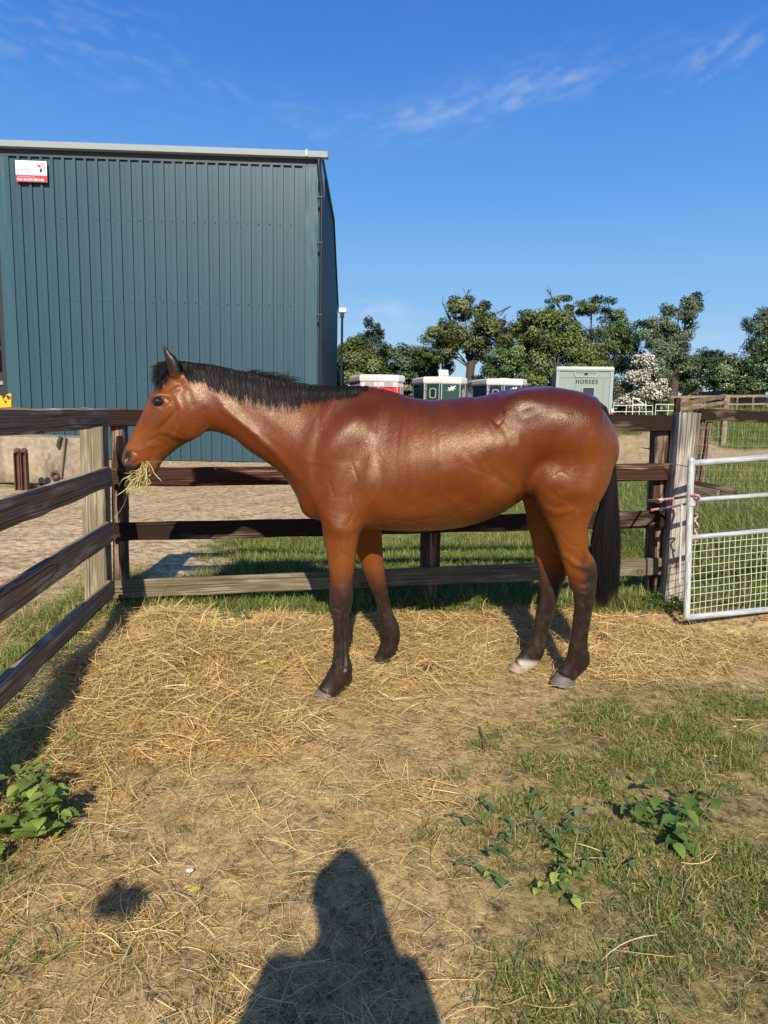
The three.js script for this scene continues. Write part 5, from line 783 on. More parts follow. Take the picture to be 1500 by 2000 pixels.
  for (let i = 0; i < N; i++) {
    const x = pos.getX(i), y = pos.getY(i), z = pos.getZ(i) - HZ; let d = 0;
    const facing = clamp(Math.abs(nor.getZ(i)) * 1.6);
    for (let s = 0; s < strokes.length; s++) {
      const b = boxes[s]; if (x < b[0] || x > b[1] || y < b[2] || y > b[3]) continue; const k = strokes[s]; if (Math.abs(z) < k.zmin) continue;
      let best = 1e9, bt = 0; const n = k.p.length;
      for (let j = 0; j < n - 1; j++) { const [ax, ay] = k.p[j], [cx, cy] = k.p[j + 1], dx = cx - ax, dy = cy - ay, t = clamp(((x - ax) * dx + (y - ay) * dy) / (dx * dx + dy * dy)), q = (x - ax - t * dx) ** 2 + (y - ay - t * dy) ** 2; if (q < best) { best = q; bt = (j + t) / (n - 1); } }
      const e = Math.exp(-best / (2 * k.sig * k.sig)); if (e > .01) d += k.amp * e * (k.sig < .006 ? 1 : Math.sqrt(Math.sin(Math.PI * clamp(bt, .12, .88)))) * facing;
    }
    // slow unevenness of skin over muscle
    d += (fbm(x * 9 + 3, y * 9 + (z > 0 ? 5 : 15), 3) - .5) * .0026 * facing;
    off[i] = d;
  }
  for (let i = 0; i < N; i++) pos.setXYZ(i, pos.getX(i) + nor.getX(i) * off[i], pos.getY(i) + nor.getY(i) * off[i], pos.getZ(i) + nor.getZ(i) * off[i]);
  g.computeVertexNormals();
  // ---- coat colour: bay, darker along the back, tan at flank, muzzle and inside of the legs, black points
  const col = new Float32Array(N * 3), uv = new Float32Array(N * 2), A = (u, v) => { const p = atZ(u, v, HZ); return [p.x, p.y]; };
  const pr = (i) => { const q = project(pos.getX(i), pos.getY(i), pos.getZ(i)); return q; };
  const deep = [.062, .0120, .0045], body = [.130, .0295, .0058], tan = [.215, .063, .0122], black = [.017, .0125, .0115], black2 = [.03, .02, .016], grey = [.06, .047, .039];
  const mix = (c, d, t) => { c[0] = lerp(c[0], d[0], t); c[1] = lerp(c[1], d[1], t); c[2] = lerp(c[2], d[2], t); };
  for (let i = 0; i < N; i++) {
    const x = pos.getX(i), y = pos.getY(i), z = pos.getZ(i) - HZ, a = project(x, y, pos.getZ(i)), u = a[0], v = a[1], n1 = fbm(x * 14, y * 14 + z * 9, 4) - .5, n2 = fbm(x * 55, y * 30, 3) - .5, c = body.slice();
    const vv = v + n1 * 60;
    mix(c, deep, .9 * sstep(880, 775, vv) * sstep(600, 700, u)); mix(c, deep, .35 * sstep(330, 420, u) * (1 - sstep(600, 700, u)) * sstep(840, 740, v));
    mix(c, tan, .55 * sstep(940, 1030, vv) * sstep(640, 760, u) * (1 - sstep(1060, 1150, v)));
    mix(c, tan, .8 * Math.exp(-((u - 985) ** 2 / 1800 + (v - 945) ** 2 / 900)));
    mix(c, tan, .75 * sstep(985, 1060, vv) * (1 - sstep(1090, 1150, v)) * sstep(1020, 1060, u)); mix(c, tan, .5 * sstep(1120, 1180, u) * sstep(800, 900, v));
    mix(c, tan, .55 * sstep(1010, 1060, vv) * (u < 760 && u > 600 ? 1 : 0) * (1 - sstep(1110, 1160, v)));
    st([[958, 800], [966, 790], [976, 800], [976, 820], [967, 830], [958, 818], [957, 800]], .006, .0030); st([[970, 828], [980, 842], [988, 862]], .008, .0028); // whorl of hair before the hip
  st([[905, 880], [925, 905], [950, 930]], .012, .003); st([[890, 900], [905, 935], [930, 960]], .014, .0025); st([[735, 880], [745, 920], [748, 960]], .016, .003);
  // head
    if (u < 420 && v < 940 && v > 690) {
      const t = sstep(405, 300, u + (v - 800) * .35); mix(c, tan, .5 * t); mix(c, [.30, .10, .03], .4 * Math.exp(-((u - 262) ** 2 + (v - 858) ** 2) / 700));
      const mz = sstep(268, 246, u - (v - 890) * .55 + n1 * 22) * sstep(868, 885, v + n1 * 10); mix(c, grey, .7 * mz); mix(c, black, .9 * sstep(903, 914, v - (u - 245) * .15 + n1 * 8) * sstep(290, 276, u));
      mix(c, [.06, .03, .018], .55 * Math.exp(-((u - 308) ** 2 / 260 + (v - 784) ** 2 / 150)) + .35 * Math.exp(-((u - 306) ** 2 / 120 + (v - 812) ** 2 / 420)));
      mix(c, black, .95 * Math.exp(-((u - 249) ** 2 / 40 + (v - 893) ** 2 / 100)));
      if (v > 896) mix(c, [.14, .075, .035], .6 * sstep(285, 300, u));
    }
    if (H.earN(x, y, z + HZ) < .006 || H.earF(x, y, z + HZ) < .006) mix(c, [.012, .009, .008], .95 * sstep(744, 724, v));
    if (u > 300 && u < 420) mix(c, black, .6 * sstep(728, 712, v + n1 * 10));
    // points
    const leg = (v0, v1) => sstep(v0, v1, v + n1 * 42 + n2 * 14);
    if (v > 1010) {
      let k = 0; if (u < 700 && z > .08) k = leg(1100, 1185); else if (u < 800) k = leg(1092, 1172); else if (z > 0.02) k = Math.max(leg(1112, 1172), sstep(1126, 1150, u + n1 * 30) * leg(1075, 1120)); else k = leg(1085, 1160);
      mix(c, black, .96 * k); mix(c, black2, .7 * k * sstep(-.1, .2, n2)); mix(c, grey, .25 * k * sstep(.05, .3, n2 + n1 * .5));
    }
    if (z < 0 && v > 1275 && u > 985 && u < 1060) mix(c, [.5, .45, .38], .9 * sstep(1286, 1298, v + n1 * 8 + (1020 - u) * .1));
    if (u > 1140 && v < 900 && Math.abs(z) < .05 && H.dock(x, y, z + HZ) < .014) mix(c, black, .95 * sstep(1138, 1152, u));
    if (u > 1180 && v < 930 && Math.abs(z) < .04) mix(c, black, .9);
    mix(c, black, .7 * sstep(.014, .006, Math.abs(z)) * sstep(0, 1, (u > 1120) ? 1 : 0) * sstep(800, 780, v));
    const gr = 1 + n2 * .22 + n1 * .16; col[i * 3] = c[0] * gr; col[i * 3 + 1] = c[1] * gr; col[i * 3 + 2] = c[2] * gr;
    uv[i * 2] = x + .5 * z; uv[i * 2 + 1] = y + .25 * z;
  }
  g.setAttribute('color', new THREE.BufferAttribute(col, 3)); g.setAttribute('uv', new THREE.BufferAttribute(uv, 2));
  const fur = tex(1024, 1024, (a, b) => { const w = pnoise2(a * 10, b * 10, 10, 10), x = pnoise2(a * 22 + w * 3, b * 12 + w * 6, 22, 12) * .3 + pnoise2(a * 60 + w * 5, b * 28 + w * 6, 60, 28) * .35 + pnoise2(a * 300, b * 150, 300, 150) * .35; return [x, x, x]; }, false);
  fur.repeat.set(5, 5);
  const sheenR = tex(512, 512, (a, b) => { const x = .20 + .13 * pnoise2(a * 9, b * 9, 9, 9) + .12 * pnoise2(a * 200, b * 120, 200, 120); return [x, x, x]; }, false); sheenR.repeat.set(2, 2);
  const coat = new THREE.MeshPhysicalMaterial({ vertexColors: true, roughness: 1, roughnessMap: sheenR, bumpMap: fur, bumpScale: .0009, ior: 1.46, specularIntensity: 1, specularColor: C(1, .86, .7), side: THREE.DoubleSide });
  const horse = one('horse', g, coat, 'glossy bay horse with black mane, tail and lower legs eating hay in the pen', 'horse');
  H.mesh = horse;
  // ---- eyes
  const eyeM = new THREE.MeshPhysicalMaterial({ color: C(.008, .005, .004), roughness: .06, clearcoat: 1, clearcoatRoughness: .03 });
  for (const s of [1, -1]) { const e = new THREE.SphereGeometry(1, 24, 16); e.scale(.030, .022, .021); e.rotateZ(-.1); const p = atZ(308, 784, HZ + s * .079); e.translate(p.x, p.y, p.z); part('eye', e, eyeM, horse); }
  // ---- hooves
  const hoofM = new THREE.MeshStandardMaterial({ vertexColors: true, roughness: .55 });
  const hoof = (cu, cv, z, front, back, toe, heel, tint, w) => { // coronet ring to ground ring
    const zz = HZ + z, c0 = atZ(...front, zz), c1 = atZ(...back, zz), t0 = atZ(...toe, zz), t1 = atZ(...heel, zz), pos = [], idx = [], cl = [], n = 28, rings = 6;
    for (let r = 0; r <= rings; r++) for (let k = 0; k < n; k++) {
      const f = r / rings, a = k / n * Math.PI * 2, ca = Math.cos(a), sa = Math.sin(a), F0 = c0.clone().lerp(t0, f), B0 = c1.clone().lerp(t1, f), m = F0.clone().add(B0).multiplyScalar(.5), h = F0.clone().sub(B0).multiplyScalar(.5);
      const bulge = 1 + .012 * Math.sin(r * 9 + k * .2) * (r > 0 && r < rings ? 1 : 0);
      pos.push(m.x + h.x * ca * bulge, m.y + h.y * ca, zz + sa * w * lerp(.9, 1.22, f) * (ca < -.4 ? .9 : 1)); const s = (.8 + .35 * rnd()) * (r === 0 ? .75 : 1); cl.push(tint[0] * s, tint[1] * s, tint[2] * s);
    }
    for (let r = 0; r < rings; r++) for (let k = 0; k < n; k++) { const a = r * n + k, b = r * n + (k + 1) % n; idx.push(a, a + n, b, b, a + n, b + n); }
    const base = pos.length / 3; for (const r of [0, rings]) { let x = 0, y = 0, z2 = 0; for (let k = 0; k < n; k++) { const q = (r * n + k) * 3; x += pos[q] / n; y += pos[q + 1] / n; z2 += pos[q + 2] / n; } pos.push(x, y, z2); cl.push(...tint); for (let k = 0; k < n; k++) idx.push(base + (r ? 1 : 0), r * n + k, r * n + (k + 1) % n); }
    const o = part('hoof', geoFrom(pos, idx, null, cl), hoofM, horse); return o;
  };
  seed(3);
  hoof(0, 0, .27, [620, 1343], [663, 1356], [609, 1361], [657, 1371], [.15, .125, .105], .046);
  hoof(0, 0, -.23, [728, 1286], [760, 1297], [723, 1295], [757, 1303], [.16, .125, .1], .043);
  hoof(0, 0, .072, [1086, 1314], [1124, 1324], [1074, 1333], [1122, 1343], [.13, .11, .092], .043);
  hoof(0, 0, -.14, [1003, 1292], [1034, 1304], [992, 1305], [1032, 1317], [.3, .23, .16], .043);
  // ---- hair: mane, forelock, tail as many tapering locks
  const hairM = new THREE.MeshPhysicalMaterial({ color: C(.0085, .007, .0072), roughness: .5, specularIntensity: .32, side: THREE.DoubleSide });
  const zMemo = new Map(), zTop = (x, y) => { const k = Math.round(x * 200) * 100000 + Math.round(y * 200); if (!zMemo.has(k)) zMemo.set(k, zTop0(Math.round(x * 200) / 200, Math.round(y * 200) / 200)); return zMemo.get(k); };
  const zTop0 = (x, y, side = 1) => { let z = HZ + side * .4; for (let k = 0; k < 40; k++) { const d = H.f(x, y, z); if (d < .0015) break; z -= side * Math.max(d * .8, .002); if (side * (z - HZ) < 0) return null; } return z; };
  const ribbon = (P, w, pos, idx) => { // P: points; tapered, laid across the tangent and lateral
    const n = P.length, b0 = pos.length / 3, t = V(), s = V(), nrm = V(rr(-.5, .5), rr(-.2, .2), 1).normalize();
    for (let i = 0; i < n; i++) { t.copy(P[Math.min(i + 1, n - 1)]).sub(P[Math.max(i - 1, 0)]); s.copy(t).cross(nrm).normalize(); const q = i / (n - 1), ww = w * .5 * (q < .12 ? .5 + q * 4 : 1 - .85 * ((q - .12) / .88) ** 1.6); pos.push(P[i].x - s.x * ww, P[i].y - s.y * ww, P[i].z - s.z * ww, P[i].x + s.x * ww, P[i].y + s.y * ww, P[i].z + s.z * ww); }
    for (let i = 0; i < n - 1; i++) { const q = b0 + i * 2; idx.push(q, q + 2, q + 1, q + 1, q + 2, q + 3); }
  };
  const crestLine = [[346, 706], [372, 709], [402, 712], [433, 717], [467, 725], [500, 731], [533, 739], [567, 746], [600, 751], [640, 755], [680, 756], [716, 757]];
  const tipLine = [[362, 742], [388, 745], [410, 757], [440, 770], [470, 783], [505, 793], [540, 799], [570, 800], [600, 792], [635, 786], [668, 781], [716, 763]];
  const at = (line, t) => { const k = t * (line.length - 1), i = Math.min(line.length - 2, Math.floor(k)), f = k - i; return [lerp(line[i][0], line[i + 1][0], f), lerp(line[i][1], line[i + 1][1], f)]; };
  {
    const pos = [], idx = []; seed(21);
    const drape = (root, tip, lift, w, wild) => {
      const P = [], n = 7, cz = rr(-.012, .012), k1 = rr(-.006, .006), k2 = rr(0, 6);
      for (let i = 0; i <= n; i++) {
        const t = i / n, u = lerp(root[0], tip[0], t) + Math.sin(t * 5 + k2) * wild, v = lerp(root[1], tip[1], Math.pow(t, 1.25)) - 5 * Math.sin(Math.min(1, t * 2.2) * Math.PI) * lift, p = atZ(u, v, HZ + .05); let z = zTop(p.x, p.y, 1);
        if (z === null) z = HZ + cz + t * .03; z = Math.max(z, HZ + cz * (1 - t)) + .004 + lift * .012 * Math.sin(Math.min(1, t * 1.6) * Math.PI) + k1 * t + .006 * (1 - t);
        const q = atZ(u, v, i === 0 ? Math.min(z, HZ + .03) : z); P.push(q);
      }
      ribbon(P, w, pos, idx);
    };
    for (let k = 0; k < 4600; k++) { const t = clamp(rnd() * 1.02), r = at(crestLine, t), e = at(tipLine, clamp(t + rr(-.012, .012))), sp = Math.pow(rnd(), .7), clump = Math.sin(t * 95) * 3 + Math.sin(t * 41 + 1) * 4; const long = k % 9 === 0 ? 1.12 : lerp(.55, 1, sp); drape([r[0] + rr(-4, 4), r[1] + rr(-2, 4)], [lerp(r[0], e[0] + clump, long) + rr(-4, 4), lerp(r[1], e[1] + clump * .4, long)], rr(0, .8), rr(.0013, .0034), rr(0, 1.3)); }
    // tufts that stand off the crest
    for (let k = 0; k < 240; k++) { const t = k % 3 ? rr(.36, .62) : rr(.02, .95), r = at(crestLine, t), P = [], L = k % 3 ? rr(20, 48) : rr(8, 22), a = rr(-.1, .55), cz = rr(-.02, .02); for (let i = 0; i <= 5; i++) { const q = i / 5; P.push(atZ(r[0] + q * L, r[1] + 4 - Math.sin(q * 2.2 + .2) * L * .3 * a * 1.6 - q * 3 + q * q * L * .12, HZ + cz + q * rr(0, .015))); } ribbon(P, rr(.0015, .0035), pos, idx); }
    for (let k = 0; k < 9; k++) { const P = []; const bx = 555 + rr(-6, 8), L = rr(16, 30); for (let i = 0; i <= 4; i++) { const q = i / 4; P.push(atZ(bx + q * 7 + q * q * 6 * rr(-.2, 1), 742 - q * L, HZ + .01)); } ribbon(P, .002, pos, idx); }
    part('mane', geoFrom(pos, idx), hairM, horse);
  }
  {
    const pos = [], idx = []; seed(22);
    for (let k = 0; k < 800; k++) {
      const r = [rr(322, 348), rr(706, 718)], e = [lerp(294, 326, Math.pow(rnd(), .9)) + rr(-4, 4), rr(730, 768)], P = [], cz = rr(-.045, .045), lf = rr(.2, 1.2);
      if (e[0] > 316) e[1] -= 14; if (e[0] < 300) e[1] -= 14; const n = 6;
      for (let i = 0; i <= n; i++) { const t = i / n, u = lerp(r[0], e[0], Math.pow(t, .8)), v = lerp(r[1], e[1], Math.pow(t, 1.5)) - 3 * Math.sin(t * 3.1) * lf, p = atZ(u, v, HZ + .04); let z = zTop(p.x, p.y, 1); const zz = z === null ? HZ + cz : lerp(HZ + cz, Math.max(z, HZ), clamp(t * 1.3) * (cz > -.01 ? 1 : 0)) + .004 + rr(0, .006); P.push(atZ(u, v, zz)); }
      ribbon(P, rr(.0018, .004), pos, idx);
    }
    part('forelock', geoFrom(pos, idx), hairM, horse);
  }
  {
    const pos = [], idx = []; seed(23);
    const front = [[1146, 775], [1180, 799], [1191, 840], [1193, 905], [1182, 948], [1166, 1000], [1154, 1050], [1155, 1100], [1160, 1150], [1164, 1188]], rear = [[1152, 770], [1186, 796], [1199, 840], [1201, 905], [1205, 955], [1209, 1005], [1211, 1060], [1209, 1110], [1206, 1150], [1204, 1186]];
    for (let k = 0; k < 3200; k++) {
      const s = rnd(), cz = rr(-1, 1), P = [], t0 = k % 3 === 0 ? rr(.1, .45) : rr(0, .14), t1 = rnd() < .55 ? rr(.86, 1) : rr(.6, 1), n = 11, wv = rr(-5, 5), ph = rr(0, 6), wz = Math.sqrt(Math.max(0, 1 - (2 * s - 1) ** 2));
      const end = t1 * (s > .62 ? rr(.86, 1.0) : 1);
      for (let i = 0; i <= n; i++) { const t = lerp(t0, end, i / n), a = at(front, t), b = at(rear, t), sw = lerp(.5 + (s - .5) * .7, s, t); P.push(atZ(lerp(a[0], b[0], sw) + wv * (i / n) + Math.sin(ph + t * 7) * 2 * t, lerp(a[1], b[1], sw) + (t < .2 ? rr(-1, 1) : 0), HZ + cz * wz * lerp(.034, .06, Math.sin(Math.min(t, .6) / .6 * 1.57)) + .005)); }
      ribbon(P, rr(.0016, .0045), pos, idx);
    }
    for (let k = 0; k < 60; k++) { const P = [], s0 = rr(.3, .7), out = rr(0, 26), ph = rr(0, 6); for (let i = 0; i <= 9; i++) { const t = lerp(s0, Math.min(1, s0 + .45), i / 9), b = at(rear, t); P.push(atZ(b[0] - 6 + out * (i / 9) ** 1.5 * .5 + Math.sin(ph + t * 14) * 1.5, b[1], HZ + rr(-.01, .03))); } ribbon(P, .0012, pos, idx); }
    part('tail', geoFrom(pos, idx), hairM, horse);
  }
  // whiskers and lashes are too fine to show
  return horse;
}
// side-plane point back to photograph coordinates, for laying out coat colours on the body
function atUV(x, y) { const q = project(x, y, HZ + .12); return [q[0], q[1]]; }
buildHorse();
// ---------------------------------------------------------------- plants and small things in the pen
function serrated(L, W, teeth = 9, drop = .25) { // a toothed leaf along +x, folded at the midrib, arching down
  const pos = [0, 0, 0], idx = [], rowsM = [], n = teeth * 2; const mid = [], lft = [], rgt = [];
  for (let i = 0; i <= n; i++) { const t = i / n, w = W * .5 * Math.pow(Math.sin(Math.PI * Math.pow(t, .72)), .9) * (i % 2 ? 1.18 : .8) + (i === n ? .0002 : .0004), y = Math.sin(t * 1.2) * L * .12 - t * t * L * drop, x = L * t; const b = pos.length / 3; pos.push(x, y, 0, x + (i % 2 ? .05 * L / teeth : -.1 * L / teeth), y + w * .28, w, x + (i % 2 ? .05 * L / teeth : -.1 * L / teeth), y + w * .28, -w); mid.push(b); lft.push(b + 1); rgt.push(b + 2); }
  for (let i = 0; i < n; i++) idx.push(mid[i], lft[i], mid[i + 1], mid[i + 1], lft[i], lft[i + 1], mid[i], mid[i + 1], rgt[i], mid[i + 1], rgt[i + 1], rgt[i]);
  return geoFrom(pos, idx);
}
function nettle(name, label, p, stems, H0, o = {}) {
  const t = thing(name, label, 'plant', [p.x, p.y, p.z], o.group), sm = mat(.10, .13, .035, .7), tones = (o.tones ?? [[.21, .28, .055], [.27, .34, .08], [.15, .22, .045]]).map((c) => new THREE.MeshPhysicalMaterial({ color: C(...c), roughness: .6, specularIntensity: .3, side: THREE.DoubleSide, transmission: .15, thickness: 0 })), G = [serrated(.072, .054, 7, .22), serrated(.058, .045, 7, .35), serrated(.042, .032, 6, .1)];
  for (let s = 0; s < stems; s++) {
    const a = rr(0, 6.28), r = (o.spread ?? .1) * Math.sqrt(rnd()), bx = Math.cos(a) * r, bz = Math.sin(a) * r, h = H0 * rr(.65, 1.05), lx = Math.cos(a) * r * rr(.3, 1) + rr(-.03, .03), lz = Math.sin(a) * r * rr(.3, 1) + rr(-.02, .04), pts = [V(bx, -.01, bz), V(bx + lx * .4, h * .5, bz + lz * .4), V(bx + lx, h, bz + lz)]; part('stem', tube(pts, .0028, 8, 5), sm, t);
    const curve = new THREE.CatmullRomCurve3(pts), lev = o.levels ?? 4;
    for (let k = 0; k < lev; k++) for (const sd of [0, Math.PI]) { const q = lerp(o.low ?? .35, 1, k / (lev - 1)), c = curve.getPoint(q), m = new THREE.Mesh(G[k === lev - 1 ? 2 : (rnd() * 2) | 0], tones[(rnd() * tones.length) | 0]); m.name = 'leaf'; m.position.copy(c); m.rotation.set(0, a + k * 1.57 + sd + rr(-.3, .3), rr(-.25, .35) - (o.sag ?? 0), 'YXZ'); const sc = rr(.8, 1.25) * (o.size ?? 1) * (k === lev - 1 ? .9 : 1); m.scale.set(sc, sc, sc); m.castShadow = m.receiveShadow = true; t.add(m); }
  }
  return t;
}
{
  seed(101);
  const P = (u, v) => { const p = onY(u, v, v < 1240 ? .1 : 0); p.y = Math.max(th(p.x, p.z), 0); return p; };
  nettle('nettle_plant', 'sunlit clump of nettles with toothed leaves against the left fence', P(48, 1645), 8, .25, { spread: .10, levels: 4, low: .25, size: 1.0 });
  nettle('nettle_plant', 'single leafy nettle shoot leaning beside the left fence clump', P(112, 1632), 4, .17, { spread: .04, levels: 4, low: .2, size: .85 });
  nettle('nettle_plant', 'dark green drooping nettle clump in the worn grass, right side', P(1320, 1622), 8, .16, { spread: .12, levels: 3, size: .85, sag: .35, tones: [[.08, .14, .03], [.11, .18, .042], [.15, .22, .055]] });
  nettle('nettle_plant', 'small nettle left of the drooping nettle clump', P(1235, 1590), 3, .10, { spread: .07, levels: 3, size: .7, sag: .3, tones: [[.09, .15, .03], [.12, .19, .045]] });
  nettle('weed_plant', 'flattened grey-green weed in the grass left of the nettles', P(1010, 1620), 11, .07, { spread: .17, levels: 3, size: .55, sag: .35, tones: [[.12, .16, .075], [.15, .19, .09], [.09, .13, .05]] });
  nettle('weed_plant', 'low weed with one bright yellow-green leaf before the grass', P(1050, 1745), 8, .06, { spread: .13, levels: 3, size: .58, sag: .3, tones: [[.09, .15, .04], [.13, .18, .05], [.30, .34, .07]] });
  nettle('weed_plant', 'tuft of small weed leaves at the edge of the bare soil', P(1150, 1700), 7, .06, { spread: .12, levels: 3, size: .45, sag: .3, tones: [[.09, .15, .04], [.13, .19, .05]] });
  nettle('weed_plant', 'leafy weed growing through hay under the back fence', P(445, 1225), 6, .15, { spread: .12, levels: 4, size: .85, tones: [[.09, .14, .03], [.14, .19, .045]] });
  nettle('nettle_plant', 'nettles at the foot of the grey gate post', P(1308, 1196), 6, .18, { spread: .10, levels: 4, size: .75, tones: [[.08, .14, .03], [.13, .19, .05]] });
  // fallen leaf, flowers, stick, droppings
  const leafG = serrated(.035, .024, 4, .1); leafG.rotateY(.6); { const p = P(372, 1756); leafG.translate(p.x, .022, p.z); } one('fallen_leaf', leafG, mat(.5, .42, .05, .6), 'small yellow fallen leaf on the straw before the camera', 'leaf');
  const flower = (u, v, name, label, cat_, petal, eye, r, n, h) => { const p = P(u, v), t = thing(name, label, cat_, [p.x, p.y + h, p.z]); for (let k = 0; k < n; k++) { const g = new THREE.SphereGeometry(1, 6, 4); g.scale(r * .55, r * .08, r * .22); g.translate(r * .6, 0, 0); g.rotateY(k / n * 6.283); part('petal', g, petal, t); } const e = new THREE.SphereGeometry(r * .3, 8, 6); part('centre', e, eye, t); part('stem', rod(V(0, -h, 0), V(0, 0, 0), .0012, 5), mat(.1, .14, .04), t); };
  const yel = mat(.75, .55, .02, .5), wht = mat(.75, .75, .7, .6); flower(371, 1711, 'daisy', 'small white daisy in the straw left of the shadow', 'flower', wht, yel, .012, 9, .02);
  flower(1396, 1494, 'buttercup', 'tiny yellow buttercup in the short grass on the right', 'flower', yel, yel, .010, 5, .04); flower(1434, 1431, 'daisy', 'tiny white daisy at the right edge of the worn grass', 'flower', wht, yel, .008, 8, .03);
  { const a = P(936, 1425), b = P(946, 1472); a.y = .014; b.y = .010; const g = tube([a, a.clone().lerp(b, .5).add(V(.004, .006, 0)), b], .006, 14, 8); one('stick', g, mat(.16, .10, .055, .95), 'short brown stick lying where the hay meets grass', 'stick'); }
  { const g = new THREE.IcosahedronGeometry(.03, 2), p = g.attributes.position, q = P(833, 1326); for (let i = 0; i < p.count; i++) { const n = .7 + .7 * noise3(p.getX(i) * 60 + 3, p.getY(i) * 60, p.getZ(i) * 60); p.setXYZ(i, p.getX(i) * n, p.getY(i) * n * .8, p.getZ(i) * n); } g.computeVertexNormals(); g.translate(q.x, .05, q.z); one('dung_lump', g, mat(.03, .022, .013, .9), 'small dark dung lump on the hay below the horse', 'dung'); }
  { const g = new THREE.IcosahedronGeometry(.026, 2), p = g.attributes.position, q = P(1176, 1228); for (let i = 0; i < p.count; i++) { const n = .7 + .7 * noise3(p.getX(i) * 60 + 9, p.getY(i) * 60, p.getZ(i) * 60); p.setXYZ(i, p.getX(i) * n * 1.3, p.getY(i) * n * .6, p.getZ(i) * n); } g.computeVertexNormals(); g.translate(q.x, .045, q.z); one('dung_lump', g, mat(.035, .024, .015, .9), 'small dark dung lump right of the tail', 'dung'); }
  // hay hanging from the horse's mouth
  const w = thing('hay_wisp', 'wisp of hay hanging from the mouth of the horse', 'hay wisp', [0, 0, 0]), pos = [], idx = [], col = [];
  const strand = (P, wd, c) => { const cv = new THREE.CatmullRomCurve3(P), n = 12, b0 = pos.length / 3, s = V(rr(-1, 1), rr(-1, 1), rr(.2, 1)).normalize(); for (let i = 0; i <= n; i++) { const p = cv.getPoint(i / n), k = wd * (i === n ? .3 : 1), tg = cv.getTangent(i / n).cross(s).normalize(); pos.push(p.x - tg.x * k, p.y - tg.y * k, p.z - tg.z * k, p.x + tg.x * k, p.y + tg.y * k, p.z + tg.z * k); col.push(...c, ...c); } for (let i = 0; i < n; i++) { const q = b0 + i * 2; idx.push(q, q + 2, q + 1, q + 1, q + 2, q + 3); } };
  for (let k = 0; k < 190; k++) { const z0 = HZ + rr(-.045, .06), a = [rr(278, 292), rr(898, 918)], e = [rr(245, 292), rr(925, 965)], pts = [a, [lerp(a[0], e[0], .35) + rr(-5, 5), lerp(a[1], e[1], .45) + rr(-4, 4)], [lerp(a[0], e[0], .75) + rr(-9, 9), lerp(a[1], e[1], .8) + rr(-4, 4)], [e[0] + rr(-6, 6), e[1] + rr(-4, 4)]].map(([u, v]) => atZ(u, v, z0 + rr(-.02, .02))), t = rnd(); strand(pts, rr(.0008, .0016), [lerp(.42, .6, t), lerp(.34, .5, t), lerp(.13, .25, t)]); }
  for (const l of [[[265, 905], [277, 902], [300, 902], [331, 902], [335, 909]], [[256, 928], [238, 938], [232, 955], [240, 968]], [[262, 935], [246, 955], [228, 968]], [[252, 950], [246, 975], [236, 996], [222, 1012]], [[284, 905], [287, 925], [289, 945]], [[286, 900], [296, 912], [302, 925], [316, 940]]]) strand(l.map(([u, v]) => atZ(u, v, HZ + .06)), .0015, [.62, .54, .32]);
  part('strands', geoFrom(pos, idx, null, col), straws, w);
}
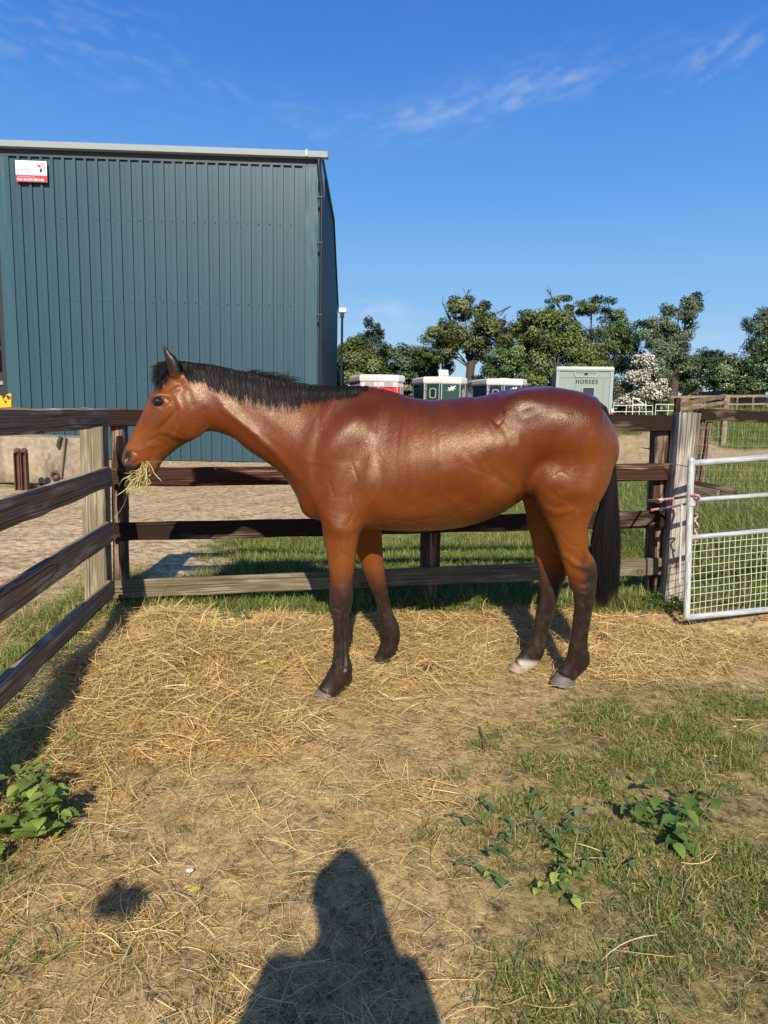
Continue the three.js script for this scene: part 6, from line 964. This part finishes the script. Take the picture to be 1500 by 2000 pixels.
// ---------------------------------------------------------------- who takes the picture: behind the lens, seen as a shadow on the ground
{
  const PX = -.01, PZ = .31, n = (x, y, z, r, w, k = 0) => [PX + x, y, PZ + z, r, w, k, 1, 0];
  const torso = sweepM([n(0, .92, 0, .17, .12), n(0, 1.05, 0, .17, .13), n(0, 1.2, 0, .155, .115), n(0, 1.33, 0, .17, .12), n(0, 1.42, 0, .145, .1), n(0, 1.475, 0, .085, .07)], 4, .5);
  const neck = sweepM([n(0, 1.44, 0, .055, .06), n(0, 1.56, -.01, .05, .055)], 3, .5), head = sweepM([n(0, 1.55, -.02, .045, .055), n(0, 1.6, -.02, .066, .085), n(0, 1.66, -.01, .077, .097), n(0, 1.715, 0, .072, .09), n(0, 1.755, .0, .042, .055)], 4, .7);
  const nose = ellipsoid(V(PX, 1.635, PZ - .12), .012, .02, .016), earL = ellipsoid(V(PX - .079, 1.64, PZ), .01, .03, .02), earR = ellipsoid(V(PX + .079, 1.64, PZ), .01, .03, .02);
  const limb = (pts) => sweepM(pts.map((p, i) => { const q = pts[Math.min(i + 1, pts.length - 1)], o = pts[Math.max(i - 1, 0)], dx = q[0] - o[0], dy = q[1] - o[1], l = Math.hypot(dx, dy) || 1; return [PX + p[0], p[1], PZ + p[2], p[3], p[3] * (p[4] ?? 1), 0, -dy / l, dx / l]; }), 4, .9);
  const parts = [torso, neck, head, nose, earL, earR], dxh = 0.01; // the hands hold the phone in front of the lens's own place
  for (const s of [-1, 1]) {
    if (s < 0) { parts.push(limb([[-.16, 1.41, 0, .055], [-.2, 1.28, .01, .05], [-.225, 1.13, .02, .045]]), limb([[-.225, 1.13, .02, .045], [-.235, 1.0, -.02, .038], [-.235, .89, -.06, .028]])); parts.push(limb([[-.235, .89, -.06, .027], [-.235, .84, -.075, .034], [-.235, .80, -.085, .03]])); for (let f = 0; f < 4; f++) parts.push(limb([[-.235, .81, -.108 + f * .019, .0088], [-.232, .77, -.11 + f * .019, .0084], [-.222, .735 - .006 * (f % 2), -.108 + f * .019, .0074]])); parts.push(limb([[-.228, .86, -.095, .012], [-.215, .82, -.115, .010], [-.21, .79, -.12, .009]])); }
    else parts.push(limb([[.16, 1.41, 0, .055], [.19, 1.29, -.02, .05], [.185, 1.16, -.05, .046]]), limb([[.185, 1.16, -.05, .046], [.125, 1.27, -.18, .038], [.072 + dxh, 1.365, -.285, .028]]));
    parts.push(limb([[s * .09, .96, 0, .098], [s * .097, .75, 0, .085], [s * .1, .53, -.01, .063], [s * .1, .34, .01, .057], [s * .1, .1, .03, .042]]), limb([[s * .1, .09, .03, .042], [s * .1, .045, -.02, .045]]), ellipsoid(V(PX + s * .105, .04, PZ - .07), .045, .038, .11));
    if (s < 0) continue;
    parts.push(limb([[s * .072 + dxh, 1.365, -.285, .027], [s * .064 + dxh, 1.40, -.30, .033, .5], [s * .056 + dxh, 1.425, -.31, .03, .5]])); // palm
    for (let f = 0; f < 4; f++) { const y = 1.388 + f * .019, L = [.9, 1, 1.05, .95][f]; parts.push(limb([[s * .058 + dxh, y + .004, -.308, .0088], [s * .046 + dxh, y + .012, -.322, .0084], [s * (.046 - .018 * L) + dxh, y + .014, -.342, .0076], [s * (.046 - .03 * L) + dxh, y + .014, -.344, .0068]])); }
    parts.push(limb([[s * .06 + dxh, 1.388, -.295, .012], [s * .04 + dxh, 1.41, -.292, .0105], [s * .018 + dxh, 1.43, -.294, .009]]));
  }
  const f = (x, y, z) => { let d = parts[0](x, y, z); for (let i = 1; i < parts.length; i++) { const b = parts[i](x, y, z); if (b < .3) d = smin(d, b, i < 3 ? .05 : b < .04 && y > 1.37 && y < 1.5 && z < .09 ? .004 : .03); } return d; };
  const g = surfaceNets(f, [PX - .34, -.02, PZ - .36], [PX + .34, 1.82, PZ + .2], .011), p = g.attributes.position, col = [];
  for (let i = 0; i < p.count; i++) { const y = p.getY(i), x = p.getX(i) - PX, z = p.getZ(i) - PZ, skin = (y > 1.49 && Math.abs(x) < .14) || z < -.265; const c = y < .09 ? [.05, .035, .025] : y < .99 && z > -.15 ? [.03, .04, .07] : skin ? [.5, .3, .22] : [.06, .08, .11]; col.push(...c); }
  g.setAttribute('color', new THREE.BufferAttribute(new Float32Array(col), 3)); g.scale(1, .957, 1);
  const per = one('person', g, new THREE.MeshStandardMaterial({ vertexColors: true, roughness: .8 }), 'person in dark clothes holding up a phone, seen only as a shadow on the ground', 'person');
  const hr = surfaceNets((x, y, z) => Math.max(smin(ellipsoid(V(PX, 1.675, PZ + .03), .103, .09, .105)(x, y, z), ellipsoid(V(PX, 1.61, PZ + .075), .075, .09, .05)(x, y, z), .03), -(ellipsoid(V(PX, 1.63, PZ - .12), .075, .085, .1)(x, y, z))), [PX - .12, 1.48, PZ - .14], [PX + .12, 1.82, PZ + .16], .01); hr.scale(1, .957, 1); part('hair', hr, mat(.06, .035, .02, .6), per);
  const em = mat(.02, .015, .012, .2); for (const s of [-1, 1]) part('eye', new THREE.SphereGeometry(.012, 10, 8).translate(PX + s * .032, 1.588, PZ - .098), em, per); part('mouth', box(.045, .007, .01, PX, 1.524, PZ - .103, .003), mat(.35, .1, .09, .5), per);
  const ph = thing('phone', 'dark phone held up by the person taking the picture', 'phone', [0, 1.366, .03]); part('body', new RoundedBoxGeometry(.073, .15, .009, 3, .004), mat(.03, .03, .035, .3), ph); part('screen', box(.067, .142, .0012, 0, 0, .005), glassDark, ph);
  // birdlike shape added out of view to cast the blurred shadow on the straw
  const gp = onY(235, 1762), hB = 1.9, k = hB / sunDir.y, bp = gp.clone().addScaledVector(sunDir, k), E = (x, y, z, a, b, c) => ellipsoid(V(x, y, z), a, b, c);
  const bparts = [E(0, 0, 0, .03, .026, .058), E(0, .012, -.066, .018, .018, .021), E(0, .01, -.092, .004, .004, .012), E(0, .002, .075, .022, .006, .035), E(.036, .012, .0, .042, .008, .05), E(-.036, .012, .0, .042, .008, .05), E(.05, .01, .03, .026, .006, .035), E(-.05, .01, .03, .026, .006, .035)];
  const bg = surfaceNets((x, y, z) => { let d = bparts[0](x, y, z); for (let i = 1; i < 8; i++) d = smin(d, bparts[i](x, y, z), .014); return d; }, [-.17, -.05, -.13], [.17, .06, .15], .006); bg.rotateY(.6); bg.translate(bp.x, bp.y, bp.z);
  one('added_bird', bg, mat(.08, .06, .05, .8), 'unseen birdlike shape added to cast the blurred shadow on the straw', 'added_bird');
}
renderer.render(scene, camera);
